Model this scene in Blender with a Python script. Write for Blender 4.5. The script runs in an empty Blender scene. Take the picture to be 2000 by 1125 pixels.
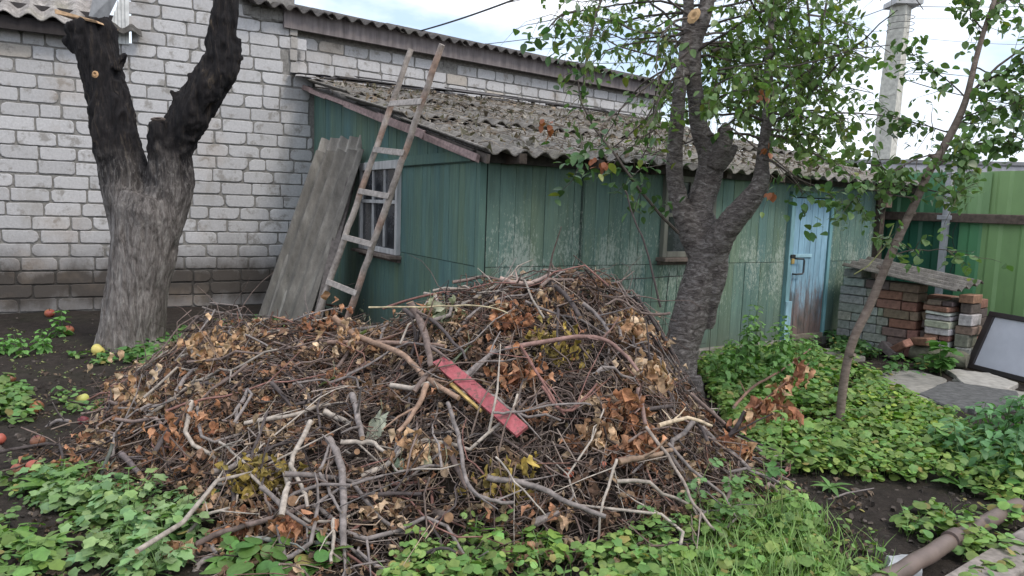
import bpy, math, random
import numpy as np
from mathutils import Vector, Matrix, noise as mnoise
random.seed(7); RS = np.random.RandomState(11)
sc = bpy.context.scene; COL = sc.collection
R = math.radians
# ---------------------------------------------------------------- camera, sky, sun
F = 1444.0; EYE = 1.5; PITCH = R(6.4); ROLL = R(2.0)
_f = np.array([0, math.cos(PITCH), -math.sin(PITCH)]); _u0 = np.array([0, math.sin(PITCH), math.cos(PITCH)]); _r0 = np.array([1., 0, 0])
_r = math.cos(ROLL)*_r0 + math.sin(ROLL)*_u0; _u = math.cos(ROLL)*_u0 - math.sin(ROLL)*_r0
CAM = np.array([0, 0, EYE])
cd = bpy.data.cameras.new('camera'); cam = bpy.data.objects.new('camera', cd); COL.objects.link(cam)
m = Matrix.Identity(4)
for i in range(3):
    m[i][0] = _r[i]; m[i][1] = _u[i]; m[i][2] = -_f[i]; m[i][3] = CAM[i]
cam.matrix_world = m
cd.sensor_width = 36; cd.lens = F/2000*36; cd.clip_start = .05; cd.clip_end = 2000
sc.camera = cam
sc.view_settings.view_transform = 'Standard'; sc.view_settings.look = 'None'; sc.view_settings.gamma = 1
sc.view_settings.exposure = 0.82

SUN_EL = R(52); SUN_AZ = R(128)      # azimuth measured from +Y towards +X: the light comes from behind the camera, right
w = bpy.data.worlds.new('World'); sc.world = w; w.use_nodes = True
nt = w.node_tree; nt.nodes.clear()
def nn(t, k, **kw):
    n = t.nodes.new(k)
    for a, b in kw.items(): setattr(n, a, b)
    return n
sky = nn(nt, 'ShaderNodeTexSky', sky_type='NISHITA', sun_disc=False, sun_elevation=SUN_EL, sun_rotation=SUN_AZ, altitude=100, air_density=1.0, dust_density=2.0)
tc = nn(nt, 'ShaderNodeTexCoord'); mp = nn(nt, 'ShaderNodeMapping'); mp.inputs['Scale'].default_value = (1, 1, 2.6); mp.inputs['Location'].default_value = (2.3, .4, .2)
nt.links.new(tc.outputs['Generated'], mp.inputs['Vector'])
no = nn(nt, 'ShaderNodeTexNoise'); no.inputs['Scale'].default_value = 2.3; no.inputs['Detail'].default_value = 8; no.inputs['Roughness'].default_value = .55
nt.links.new(mp.outputs[0], no.inputs['Vector'])
cr = nn(nt, 'ShaderNodeValToRGB'); cr.color_ramp.elements[0].position = .39; cr.color_ramp.elements[0].color = (.2,)*3+(1,); cr.color_ramp.elements[1].position = .55
nt.links.new(no.outputs['Fac'], cr.inputs['Fac'])
no2 = nn(nt, 'ShaderNodeTexNoise'); no2.inputs['Scale'].default_value = 5; no2.inputs['Detail'].default_value = 6
nt.links.new(mp.outputs[0], no2.inputs['Vector'])
cc = nn(nt, 'ShaderNodeValToRGB'); cc.color_ramp.elements[0].position = .35; cc.color_ramp.elements[0].color = (5.2, 5.6, 6.3, 1); cc.color_ramp.elements[1].position = .62; cc.color_ramp.elements[1].color = (6.6, 6.8, 7.2, 1)
nt.links.new(no2.outputs['Fac'], cc.inputs['Fac'])
mx = nn(nt, 'ShaderNodeMix', data_type='RGBA'); nt.links.new(cr.outputs[0], mx.inputs[0]); nt.links.new(sky.outputs[0], mx.inputs[6]); nt.links.new(cc.outputs[0], mx.inputs[7])
bg = nn(nt, 'ShaderNodeBackground'); bg.inputs['Strength'].default_value = .135
nt.links.new(mx.outputs[2], bg.inputs['Color'])
wo = nn(nt, 'ShaderNodeOutputWorld'); nt.links.new(bg.outputs[0], wo.inputs[0])
sl = bpy.data.lights.new('sun', 'SUN'); sl.energy = 1.0; sl.angle = R(14); sl.color = (1, .93, .83)
so = bpy.data.objects.new('sun', sl); COL.objects.link(so)
sd = Vector((math.sin(SUN_AZ)*math.cos(SUN_EL), math.cos(SUN_AZ)*math.cos(SUN_EL), math.sin(SUN_EL)))
so.rotation_euler = sd.to_track_quat('Z', 'Y').to_euler(); so.location = (3, -5, 12)

# ---------------------------------------------------------------- measuring helpers (photo 2000x1125 -> real metres)
def ray(px, py): return _f + (px-1000)/F*_r + (562.5-py)/F*_u
def P(px, py, d): r = ray(px, py); return CAM + r*(d/r[1])
def G(px, py, z=0.): r = ray(px, py); return CAM + r*((z-EYE)/r[2])
def proj(p):
    q = np.asarray(p, float)-CAM; d = q@_f
    return 1000+F*(q@_r)/d, 562.5-F*(q@_u)/d, d
class Plane:      # vertical wall plane: origin (on ground), unit direction, outward normal (to camera)
    def __init__(s, a, b):
        s.o = np.array([a[0], a[1], 0.]); d = np.array([b[0]-a[0], b[1]-a[1], 0.]); s.L = np.linalg.norm(d); s.d = d/s.L
        n = np.array([s.d[1], -s.d[0], 0]); s.n = n if n@(CAM-s.o) > 0 else -n
    def hit(s, px, py, off=0.):
        r = ray(px, py); t = ((s.o+s.n*off-CAM)@s.n)/(r@s.n); p = CAM+r*t
        return (p-s.o)@s.d, p[2]
    def at(s, u, z, off=0.): return s.o+s.d*u+s.n*off+np.array([0, 0, z])

# ---------------------------------------------------------------- object helpers
def link(o, parent=None, label=None, cat=None, group=None, kind=None):
    COL.objects.link(o)
    if parent is not None: o.parent = parent
    for k, v in (('label', label), ('category', cat), ('group', group), ('kind', kind)):
        if v: o[k] = v
    return o
def thing(name, loc, label, cat, group=None, rz=0.):
    o = bpy.data.objects.new(name, None); o.empty_display_size = .1
    link(o, None, label, cat, group); o.location = loc; o.rotation_euler = (0, 0, rz); return o
def copy_tree(o, parent=None):
    c = o.copy(); COL.objects.link(c)
    if parent is not None: c.parent = parent
    for ch in [x for x in bpy.data.objects if x.parent == o]: copy_tree(ch, c)
    return c
class MB:
    def __init__(s): s.v = []; s.n = 0; s.f = []; s.c = []
    def add(s, v, faces, col=(.5, .5, .5), mi=0):
        v = np.asarray(v, float).reshape(-1, 3); base = s.n; s.v.append(v); s.n += len(v)
        c = np.asarray(col, float)
        if c.ndim == 1: c = np.repeat(c[None, :3], len(v), 0)
        s.c.append(c)
        if isinstance(faces, np.ndarray): s.f.append((faces+base, mi))
        else:
            by = {}
            for f in faces: by.setdefault(len(f), []).append(f)
            for k, fs in by.items(): s.f.append((np.array(fs)+base, mi))
    def box(s, c, ax, ay, az, col=(.5, .5, .5), mi=0, jit=0.):   # centre and three half-axis vectors
        c = np.asarray(c, float); vs = []
        for z in (-1, 1):
            for x, y in ((-1, -1), (1, -1), (1, 1), (-1, 1)): vs.append(c+np.asarray(ax)*x+np.asarray(ay)*y+np.asarray(az)*z)
        vs = np.array(vs)
        if jit: vs += RS.uniform(-jit, jit, vs.shape)
        s.add(vs, [(0, 3, 2, 1), (4, 5, 6, 7), (0, 1, 5, 4), (1, 2, 6, 5), (2, 3, 7, 6), (3, 0, 4, 7)], col, mi)
    def rbox(s, c, ax, ay, az, b=.004, col=(.5, .5, .5), mi=0, jit=0.):   # box with chamfered edges
        c = np.asarray(c, float); A = [np.asarray(a, float) for a in (ax, ay, az)]; L = [max(np.linalg.norm(a), 1e-6) for a in A]
        U = [a/l for a, l in zip(A, L)]; b = min([b]+[l*.6 for l in L]); vs = []; idx = {}
        for sx in (-1, 1):
            for sy in (-1, 1):
                for sz in (-1, 1):
                    for k in range(3):
                        e = [L[0]-b, L[1]-b, L[2]-b]; e[k] = L[k]
                        idx[(sx, sy, sz, k)] = len(vs)
                        vs.append(c+U[0]*sx*e[0]+U[1]*sy*e[1]+U[2]*sz*e[2])
        fs = []
        for k in range(3):
            a, b2 = [(1, 2), (2, 0), (0, 1)][k]
            for sg in (-1, 1):
                q = []
                for sa, sb in ((-1, -1), (1, -1), (1, 1), (-1, 1)):
                    t = [0, 0, 0]; t[k] = sg; t[a] = sa; t[b2] = sb; q.append(idx[(t[0], t[1], t[2], k)])
                fs.append(q if sg > 0 else q[::-1])
        for k in range(3):
            a, b2 = [(1, 2), (2, 0), (0, 1)][k]
            for sa in (-1, 1):
                for sb in (-1, 1):
                    q = []
                    for sg, kk in ((-1, a), (1, a), (1, b2), (-1, b2)):
                        t = [0, 0, 0]; t[k] = sg; t[a] = sa; t[b2] = sb; q.append(idx[(t[0], t[1], t[2], kk)])
                    fs.append(q if sa*sb > 0 else q[::-1])
        for sx in (-1, 1):
            for sy in (-1, 1):
                for sz in (-1, 1):
                    q = [idx[(sx, sy, sz, k)] for k in range(3)]; fs.append(q if sx*sy*sz > 0 else q[::-1])
        vs = np.array(vs)
        if jit: vs += RS.uniform(-jit, jit, vs.shape)
        s.add(vs, fs, col, mi)
    def tube(s, pts, rad, sides=6, col=(.5, .5, .5), mi=0, cap=True, capcol=None, wob=0.):
        p = np.asarray(pts, float); n = len(p); rad = np.broadcast_to(np.asarray(rad, float), (n,))
        t = np.gradient(p, axis=0); t /= np.linalg.norm(t, axis=1)[:, None]+1e-9
        a = np.array([0, 0, 1.]) if abs(t[0][2]) < .9 else np.array([1., 0, 0])
        x = np.cross(a, t[0]); x /= np.linalg.norm(x); X = [x]
        for i in range(1, n):
            x = X[-1]-t[i]*(X[-1]@t[i]); x /= np.linalg.norm(x)+1e-9; X.append(x)
        X = np.array(X); Y = np.cross(t, X); th = np.arange(sides)*2*math.pi/sides
        rr = rad[:, None, None]*np.ones((n, sides, 1))
        if wob: rr = rr*(1+RS.uniform(-wob, wob, rr.shape))
        v = p[:, None, :]+rr*(np.cos(th)[None, :, None]*X[:, None, :]+np.sin(th)[None, :, None]*Y[:, None, :])
        v = v.reshape(-1, 3); i = np.arange(n-1)[:, None]*sides; j = np.arange(sides)[None, :]; k = (j+1) % sides
        f = np.stack([i+j, i+k, i+sides+k, i+sides+j], -1).reshape(-1, 4)
        c = np.asarray(col, float)
        if c.ndim == 2 and len(c) == n: c = np.repeat(c, sides, 0)
        s.add(v, f, c, mi)
        if cap:
            for e, o in ((0, -1), (n-1, 1)):
                vv = v[e*sides:(e+1)*sides]; ff = [list(range(sides)) if o > 0 else list(range(sides))[::-1]]
                s.add(vv+t[e]*o*.0005, ff, capcol if capcol is not None else (c if c.ndim == 1 else c[e*sides]), mi)
    def inst(s, tv, tf, mats, pos, cols, mi=0, tcol=None):     # many copies of one template
        mats = np.asarray(mats); pos = np.asarray(pos); K = len(pos)
        if K == 0: return
        v = np.einsum('kij,nj->kni', mats, tv)+pos[:, None, :]
        n = len(tv); off = (np.arange(K)*n)
        c = np.repeat(np.asarray(cols, float)[:, None, :], n, 1)
        if tcol is not None: c = c*tcol[None, :, None]
        base = s.n; s.v.append(v.reshape(-1, 3)); s.n += K*n; s.c.append(c.reshape(-1, 3))
        by = {}
        for f in tf: by.setdefault(len(f), []).append(f)
        for k, fs in by.items():
            fa = np.array(fs); s.f.append(((fa[None]+off[:, None, None]).reshape(-1, k)+base, mi))
    def build(s, name, mats, parent=None, smooth=False, origin=None, **kw):
        me = bpy.data.meshes.new(name); V = np.concatenate(s.v)
        if origin is not None: V = V-np.asarray(origin)
        me.vertices.add(len(V)); me.vertices.foreach_set('co', V.ravel())
        li = np.concatenate([f.ravel() for f, _ in s.f]); ls = np.concatenate([np.full(len(f), f.shape[1]) for f, _ in s.f])
        mi = np.concatenate([np.full(len(f), m) for f, m in s.f])
        me.loops.add(len(li)); me.loops.foreach_set('vertex_index', li.astype(np.int32))
        me.polygons.add(len(ls)); me.polygons.foreach_set('loop_start', np.concatenate([[0], np.cumsum(ls)[:-1]]).astype(np.int32))
        me.polygons.foreach_set('material_index', mi.astype(np.int32))
        me.polygons.foreach_set('use_smooth', np.full(len(ls), smooth))
        at = me.color_attributes.new('col', 'FLOAT_COLOR', 'POINT')
        C = np.concatenate(s.c); at.data.foreach_set('color', np.concatenate([C, np.ones((len(C), 1))], 1).ravel())
        if not isinstance(mats, (list, tuple)): mats = [mats]
        for x in mats: me.materials.append(x)
        me.update(); me.validate()
        o = bpy.data.objects.new(name, me); link(o, parent, **kw)
        if origin is not None and parent is None: o.location = origin
        return o
def rotmats(yaw, pitch, roll, scale):     # arrays -> (K,3,3): Rz(yaw) Rx(pitch) Ry(roll) * scale, leaf grows along +Y
    cy, sy = np.cos(yaw), np.sin(yaw); cp, sp = np.cos(pitch), np.sin(pitch); cr_, sr = np.cos(roll), np.sin(roll)
    z = np.zeros_like(cy); o = np.ones_like(cy)
    A = np.stack([np.stack([cy, -sy, z], -1), np.stack([sy, cy, z], -1), np.stack([z, z, o], -1)], -2)
    B = np.stack([np.stack([o, z, z], -1), np.stack([z, cp, -sp], -1), np.stack([z, sp, cp], -1)], -2)
    C = np.stack([np.stack([cr_, z, sr], -1), np.stack([z, o, z], -1), np.stack([-sr, z, cr_], -1)], -2)
    return (A@B@C)*np.asarray(scale)[:, None, None]

# ---------------------------------------------------------------- materials
class NT:
    def __init__(s, name):
        s.m = bpy.data.materials.new(name); s.m.use_nodes = True; s.t = s.m.node_tree; s.t.nodes.clear()
        s.out = nn(s.t, 'ShaderNodeOutputMaterial'); s.tc = nn(s.t, 'ShaderNodeTexCoord')
    def L(s, a, b): s.t.links.new(a, b)
    def put(s, sock, v):
        if isinstance(v, bpy.types.NodeSocket): s.L(v, sock)
        elif isinstance(v, (tuple, list)) and len(v) == 3 and len(sock.default_value) == 4: sock.default_value = tuple(v)+(1,)
        else: sock.default_value = v
    def noise(s, scale, stretch=(1, 1, 1), detail=5, rough=.6, dist=0, rz=0., seed=0.):
        mp = nn(s.t, 'ShaderNodeMapping'); mp.inputs['Scale'].default_value = stretch; mp.inputs['Location'].default_value = (seed, seed*1.3, seed*.7)
        if rz:
            m0 = nn(s.t, 'ShaderNodeMapping'); m0.inputs['Rotation'].default_value = (0, 0, -rz); s.L(s.tc.outputs['Object'], m0.inputs['Vector']); s.L(m0.outputs[0], mp.inputs['Vector'])
        else: s.L(s.tc.outputs['Object'], mp.inputs['Vector'])
        n = nn(s.t, 'ShaderNodeTexNoise'); n.inputs['Scale'].default_value = scale; n.inputs['Detail'].default_value = detail; n.inputs['Roughness'].default_value = rough; n.inputs['Distortion'].default_value = dist
        s.L(mp.outputs[0], n.inputs['Vector']); return n.outputs['Fac']
    def vor(s, scale, feature='F1', stretch=(1, 1, 1)):
        mp = nn(s.t, 'ShaderNodeMapping'); mp.inputs['Scale'].default_value = stretch; s.L(s.tc.outputs['Object'], mp.inputs['Vector'])
        n = nn(s.t, 'ShaderNodeTexVoronoi', feature=feature); n.inputs['Scale'].default_value = scale; s.L(mp.outputs[0], n.inputs['Vector']); return n.outputs['Distance']
    def z(s):
        n = nn(s.t, 'ShaderNodeSeparateXYZ'); s.L(s.tc.outputs['Object'], n.inputs[0]); return n.outputs[2]
    def attr(s, name='col'):
        n = nn(s.t, 'ShaderNodeAttribute', attribute_name=name); return n.outputs['Color']
    def ramp(s, fac, *stops):
        n = nn(s.t, 'ShaderNodeValToRGB'); e = n.color_ramp.elements
        while len(e) < len(stops): e.new(.5)
        for i, (p, c) in enumerate(stops):
            e[i].position = p; e[i].color = (tuple(c)+(1,)) if isinstance(c, tuple) else (c, c, c, 1)
        s.put(n.inputs[0], fac); return n.outputs[0]
    def mix(s, f, a, b, mode='MIX'):
        n = nn(s.t, 'ShaderNodeMix', data_type='RGBA', blend_type=mode); s.put(n.inputs[0], f); s.put(n.inputs[6], a); s.put(n.inputs[7], b); return n.outputs[2]
    def math(s, op, a, b=0.):
        n = nn(s.t, 'ShaderNodeMath', operation=op); s.put(n.inputs[0], a); s.put(n.inputs[1], b); return n.outputs[0]
    def bump(s, h, strength=.5, dist=.01, normal=None):
        n = nn(s.t, 'ShaderNodeBump'); n.inputs['Strength'].default_value = strength; n.inputs['Distance'].default_value = dist; s.put(n.inputs['Height'], h)
        if normal: s.L(normal, n.inputs['Normal'])
        return n.outputs[0]
    def done(s, col, rough=.85, bump=None, metal=0, spec=.3, transl=0.):
        b = nn(s.t, 'ShaderNodeBsdfPrincipled'); s.put(b.inputs['Base Color'], col); s.put(b.inputs['Roughness'], rough); b.inputs['Metallic'].default_value = metal
        b.inputs['Specular IOR Level'].default_value = spec
        if bump is not None: s.L(bump, b.inputs['Normal'])
        o = b.outputs[0]
        if transl:
            tr = nn(s.t, 'ShaderNodeBsdfTranslucent'); s.put(tr.inputs['Color'], s.mix(1., col, (1.0, 1.15, .45), 'MULTIPLY'))
            ms = nn(s.t, 'ShaderNodeMixShader'); ms.inputs[0].default_value = transl; s.L(o, ms.inputs[1]); s.L(tr.outputs[0], ms.inputs[2]); o = ms.outputs[0]
        s.L(o, s.out.inputs['Surface']); return s.m

def M_attr(name, rough=.85, nscale=30, amp=.35, bumps=.4, bd=.004, spec=.3, transl=0., stretch=(1, 1, 1)):
    t = NT(name); n = t.noise(nscale, stretch); v = t.ramp(n, (.25, 1-amp), (.75, 1+amp))
    c = t.mix(1., t.attr(), v, 'MULTIPLY'); return t.done(c, rough, t.bump(n, bumps, bd) if bumps else None, 0, spec, transl)

# silicate brick: near white, dirtied, with mortar smears; damp dark band low on the wall
t = NT('silicate_brick'); a = t.attr(); n1 = t.noise(5, detail=7, rough=.7); n2 = t.noise(38, detail=6, rough=.75); n3 = t.noise(1.3, detail=4)
c = t.mix(1., a, t.ramp(n2, (.3, .80), (.7, 1.08)), 'MULTIPLY')
c = t.mix(t.ramp(n1, (.55, 0.), (.63, .75)), c, (.24, .225, .205))
c = t.mix(t.ramp(t.noise(3.1, (1, 1, .35), 6, .7, seed=4), (.56, 0.), (.75, .55)), c, (.26, .235, .2))
zz = t.math('ADD', t.z(), t.math('MULTIPLY', t.math('SUBTRACT', t.noise(2.2, (1, 1, .6), 6, .65, seed=9), .5), .62))
c = t.mix(t.ramp(zz, (0.02, .66), (.13, .86), (.20, .96), (.47, .96), (.60, .60), (.80, .2), (1., 0.)), c, (.062, .052, .044))
c = t.mix(t.ramp(n3, (.55, 0.), (.7, .28)), c, (.35, .27, .2))
BRICK = t.done(c, .9, t.bump(t.math('ADD', n2, t.math('MULTIPLY', n1, .8)), .55, .006))
t = NT('mortar'); n1 = t.noise(20, detail=7, rough=.7)
c = t.ramp(n1, (.3, (.15, .143, .135)), (.7, (.33, .32, .30)))
zz = t.math('ADD', t.z(), t.math('MULTIPLY', t.math('SUBTRACT', t.noise(2.2, (1, 1, .6), 6, .65, seed=9), .5), .42))
c = t.mix(t.ramp(zz, (.05, .5), (.17, .95), (.48, .9), (.75, .1)), c, (.045, .04, .036))
MORTAR = t.done(c, .95, t.bump(n1, .9, .012))

def paint_boards(name, tealness, wear, rz):
    t = NT(name); a = t.attr(); s = (1, 1, .10)
    g = t.noise(2.0, (1, 1, .25), 4, .6, seed=2); c = t.mix(t.ramp(g, (.35, 0.), (.65, 1.)), tealness[0], tealness[1])
    c = t.mix(1., c, a, 'MULTIPLY')
    st = t.noise(26, s, 6, .7); c = t.mix(1., c, t.ramp(st, (.25, .72), (.75, 1.22)), 'MULTIPLY')
    zz = t.z()
    fl = t.noise(48, (1, 1, .42), 8, .82, seed=5); big = t.noise(2.0, (1.6, 1.6, .7), 4, .6, seed=7)
    band = t.math('MULTIPLY', t.ramp(t.math('MULTIPLY', zz, .4), (.12, .25), (.28, .8), (.42, 1.), (.60, .35), (.75, .15)), t.ramp(big, (.38, .35), (.62, 1.)))
    thr = t.math('ADD', fl, t.math('MULTIPLY', band, wear))
    c = t.mix(t.ramp(thr, (.64, 0.), (.71, .8)), c, (.36, .41, .36))
    mo = t.noise(7, (1, 1, .22), 6, .7, seed=3)
    c = t.mix(t.ramp(mo, (.55, 0.), (.75, .5)), c, (.13, .17, .07))
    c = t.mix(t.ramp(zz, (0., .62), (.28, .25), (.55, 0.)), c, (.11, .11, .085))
    return t.done(c, .75, t.bump(t.math('ADD', st, t.math('MULTIPLY', fl, .5)), .45, .004), spec=.25)
PAINT_F = paint_boards('green_paint_front', ((.108, .188, .172), (.142, .212, .165)), .22, 0)
PAINT_G = paint_boards('green_paint_gable', ((.096, .180, .170), (.124, .204, .158)), .05, 0)

t = NT('slate_sheet'); n1 = t.noise(9, detail=8, rough=.72); n2 = t.noise(70, detail=5, rough=.7); n3 = t.noise(2.2, detail=5)
c = t.ramp(n1, (.3, (.10, .093, .086)), (.5, (.20, .188, .175)), (.72, (.36, .34, .315)))
c = t.mix(t.ramp(n2, (.52, 0.), (.64, .75)), c, (.085, .075, .066)); c = t.mix(t.ramp(n3, (.5, 0.), (.7, .45)), c, (.155, .15, .10))
c = t.mix(1., c, t.attr(), 'MULTIPLY'); SLATE = t.done(c, .95, t.bump(t.math('ADD', n1, n2), .7, .008))
t = NT('slate_damp'); n1 = t.noise(7, (1, 1, .4), 8, .7); n2 = t.noise(80, detail=4)
c = t.ramp(n1, (.3, (.10, .096, .09)), (.55, (.19, .18, .168)), (.75, (.31, .30, .28))); c = t.mix(t.ramp(n2, (.6, 0.), (.7, .5)), c, (.28, .27, .24)); c = t.mix(1., c, t.attr(), 'MULTIPLY')
SLATE2 = t.done(c, .95, t.bump(n2, .5, .005))
WOODG = M_attr('weathered_wood', .88, 14, .4, .6, .004, stretch=(1, 1, .15))
WOODX = M_attr('rough_wood', .88, 22, .45, .7, .005)
METAL = M_attr('dull_painted_metal', .5, 9, .3, .2, .002, spec=.5)
WIRE = M_attr('dark_wire', .6, 20, .3, 0, .001, spec=.4)
FELT = M_attr('roofing_felt', .8, 18, .5, .7, .01)
t = NT('window_pane'); n1 = t.noise(4, detail=5, rough=.7); GLASS = t.done(t.ramp(n1, (.35, (.012, .014, .018)), (.7, (.06, .065, .075))), t.ramp(n1, (.3, .08), (.8, .45)), spec=.6)
t = NT('white_board'); n1 = t.noise(5, detail=4); n2 = t.noise(26, detail=5)
WHITE = t.done(t.mix(t.ramp(n2, (.6, 0.), (.8, .3)), t.ramp(n1, (.3, (.47, .48, .54)), (.7, (.56, .57, .63))), (.4, .4, .45)), .35, None, spec=.4)

# soil
t = NT('dark_soil'); n1 = t.noise(9, detail=9, rough=.75); n2 = t.noise(55, detail=7, rough=.75); n3 = t.noise(1.1, detail=4)
c = t.ramp(n1, (.3, (.020, .017, .015)), (.55, (.046, .038, .033)), (.8, (.085, .07, .06)))
c = t.mix(t.ramp(n2, (.60, 0.), (.70, .7)), c, (.12, .10, .085)); c = t.mix(t.ramp(n3, (.5, 0.), (.75, .3)), c, (.05, .06, .03))
SOIL = t.done(c, .95, t.bump(t.math('ADD', n1, n2), .9, .02), spec=.15)

# bark
t = NT('walnut_bark'); v = t.noise(16, (1, 1, .16), 9, .72, 1.2); v2 = t.noise(46, (1, 1, .3), 8, .75, .6); v3 = t.noise(4, detail=5)
zz = t.math('ADD', t.z(), t.math('MULTIPLY', t.math('SUBTRACT', v3, .5), .9))
low = t.ramp(v, (.33, (.065, .055, .051)), (.48, (.19, .168, .156)), (.64, (.36, .335, .315)))
hi = t.ramp(v, (.35, (.010, .010, .012)), (.55, (.026, .023, .024)), (.70, (.095, .075, .055)))
c = t.mix(t.ramp(t.math('MULTIPLY', zz, .4), (.47, 0.), (.76, 1.)), low, hi)
c = t.mix(1., c, t.ramp(v2, (.3, .6), (.7, 1.35)), 'MULTIPLY')
wh = t.ramp(zz, (.0, 0.), (.9, .0), (1.0, .0)); 
c = t.mix(t.math('MULTIPLY', t.ramp(v2, (.52, 0.), (.62, .5)), t.ramp(t.math('MULTIPLY', t.z(), .4), (.3, .12), (.48, .9), (.68, .9), (.76, 0.))), c, (.34, .32, .30))
BARK1 = t.done(c, .92, t.bump(t.math('ADD', v, t.math('MULTIPLY', v2, .6)), 1., .03), spec=.25)
t = NT('cherry_bark'); v = t.noise(8, (1.4, 1.4, 3.4), 8, .74, 1.2); v2 = t.noise(26, (1, 1, 3.), 7, .8, .6); v3 = t.noise(3.5, detail=5)
c = t.ramp(v, (.33, (.038, .030, .028)), (.48, (.135, .115, .106)), (.62, (.28, .255, .24)), (.78, (.42, .39, .37)))
c = t.mix(1., c, t.ramp(v2, (.33, .50), (.66, 1.45)), 'MULTIPLY'); c = t.mix(t.ramp(v3, (.5, 0.), (.7, .5)), c, (.05, .042, .040))
BARK2 = t.done(c, .82, t.bump(t.math('ADD', v, v2), .9, .014), spec=.35)
BRANCH = M_attr('branch_bark', .85, 34, .5, .6, .003, stretch=(1, 1, 1))
LEAF = M_attr('green_leaf', .5, 40, .22, .25, .002, spec=.4, transl=.28)
LEAFT = M_attr('cherry_leaf', .42, 40, .22, .25, .002, spec=.5, transl=.32)
DRY = M_attr('dry_leaf', .8, 60, .35, .5, .002, spec=.2, transl=.12)
BRICKR = M_attr('stack_brick', .92, 26, .42, .7, .005)
APPLE = M_attr('apple_skin', .5, 12, .2, .1, .002, spec=.5)
STONE = M_attr('stone_slab', .92, 12, .35, .7, .006)
CUT = (.50, .28, .13)
# ================================================================ reference planes
A0 = G(0, 612); dL = ray(3600, 491).copy(); dL[2] = 0; dL /= np.linalg.norm(dL)
WL = Plane(A0, A0+dL*5)
uJ, _ = WL.hit(612, 500); J = WL.at(uJ, 0); C = G(932, 748); E0 = G(1700, 660)
GAB = Plane(C, J); FRO = Plane(C, E0)
zJ = GAB.hit(614, 176)[1]; zC = FRO.hit(936, 286)[1]; zE = FRO.hit(1690, 372)[1]
zC = (zC+zE)/2
print('J', J, 'C', C, 'E', E0, 'gable L', GAB.L, 'front L', FRO.L, 'z', zJ, zC, zE, 'angle', math.degrees(math.acos(GAB.d@FRO.d)))

# ================================================================ ground: one sheet to the horizon
def soil_h(x, y):
    return .02*mnoise.noise((x*1.3, y*1.3, 0))+.012*mnoise.noise((x*5, y*5, 3))
def axis(lo, hi, step, far):
    a = list(np.arange(lo, hi+1e-6, step)); s = step
    while a[-1] < far: s *= 1.35; a.append(a[-1]+s)
    s = step
    while a[0] > -far: s *= 1.35; a.insert(0, a[0]-s)
    return np.array(a)
gx = axis(-7, 7, .06, 900); gy = axis(1.2, 11, .06, 900)
XX, YY = np.meshgrid(gx, gy)
ZZ = np.zeros_like(XX); 
for i in range(XX.shape[0]):
    if 0 < YY[i, 0] < 12:
        for j in range(XX.shape[1]):
            if -8 < XX[i, j] < 8: ZZ[i, j] = soil_h(XX[i, j], YY[i, j])+.011*(mnoise.noise((XX[i, j]*14, YY[i, j]*14, 1)))
nx = len(gx); ii = np.arange(len(gy)-1)[:, None]*nx+np.arange(nx-1)[None]
mb = MB(); mb.add(np.stack([XX, YY, ZZ], -1).reshape(-1, 3), np.stack([ii, ii+1, ii+nx+1, ii+nx], -1).reshape(-1, 4), (.5, .5, .5))
mb.build('ground', SOIL, smooth=True, kind='structure')

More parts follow.
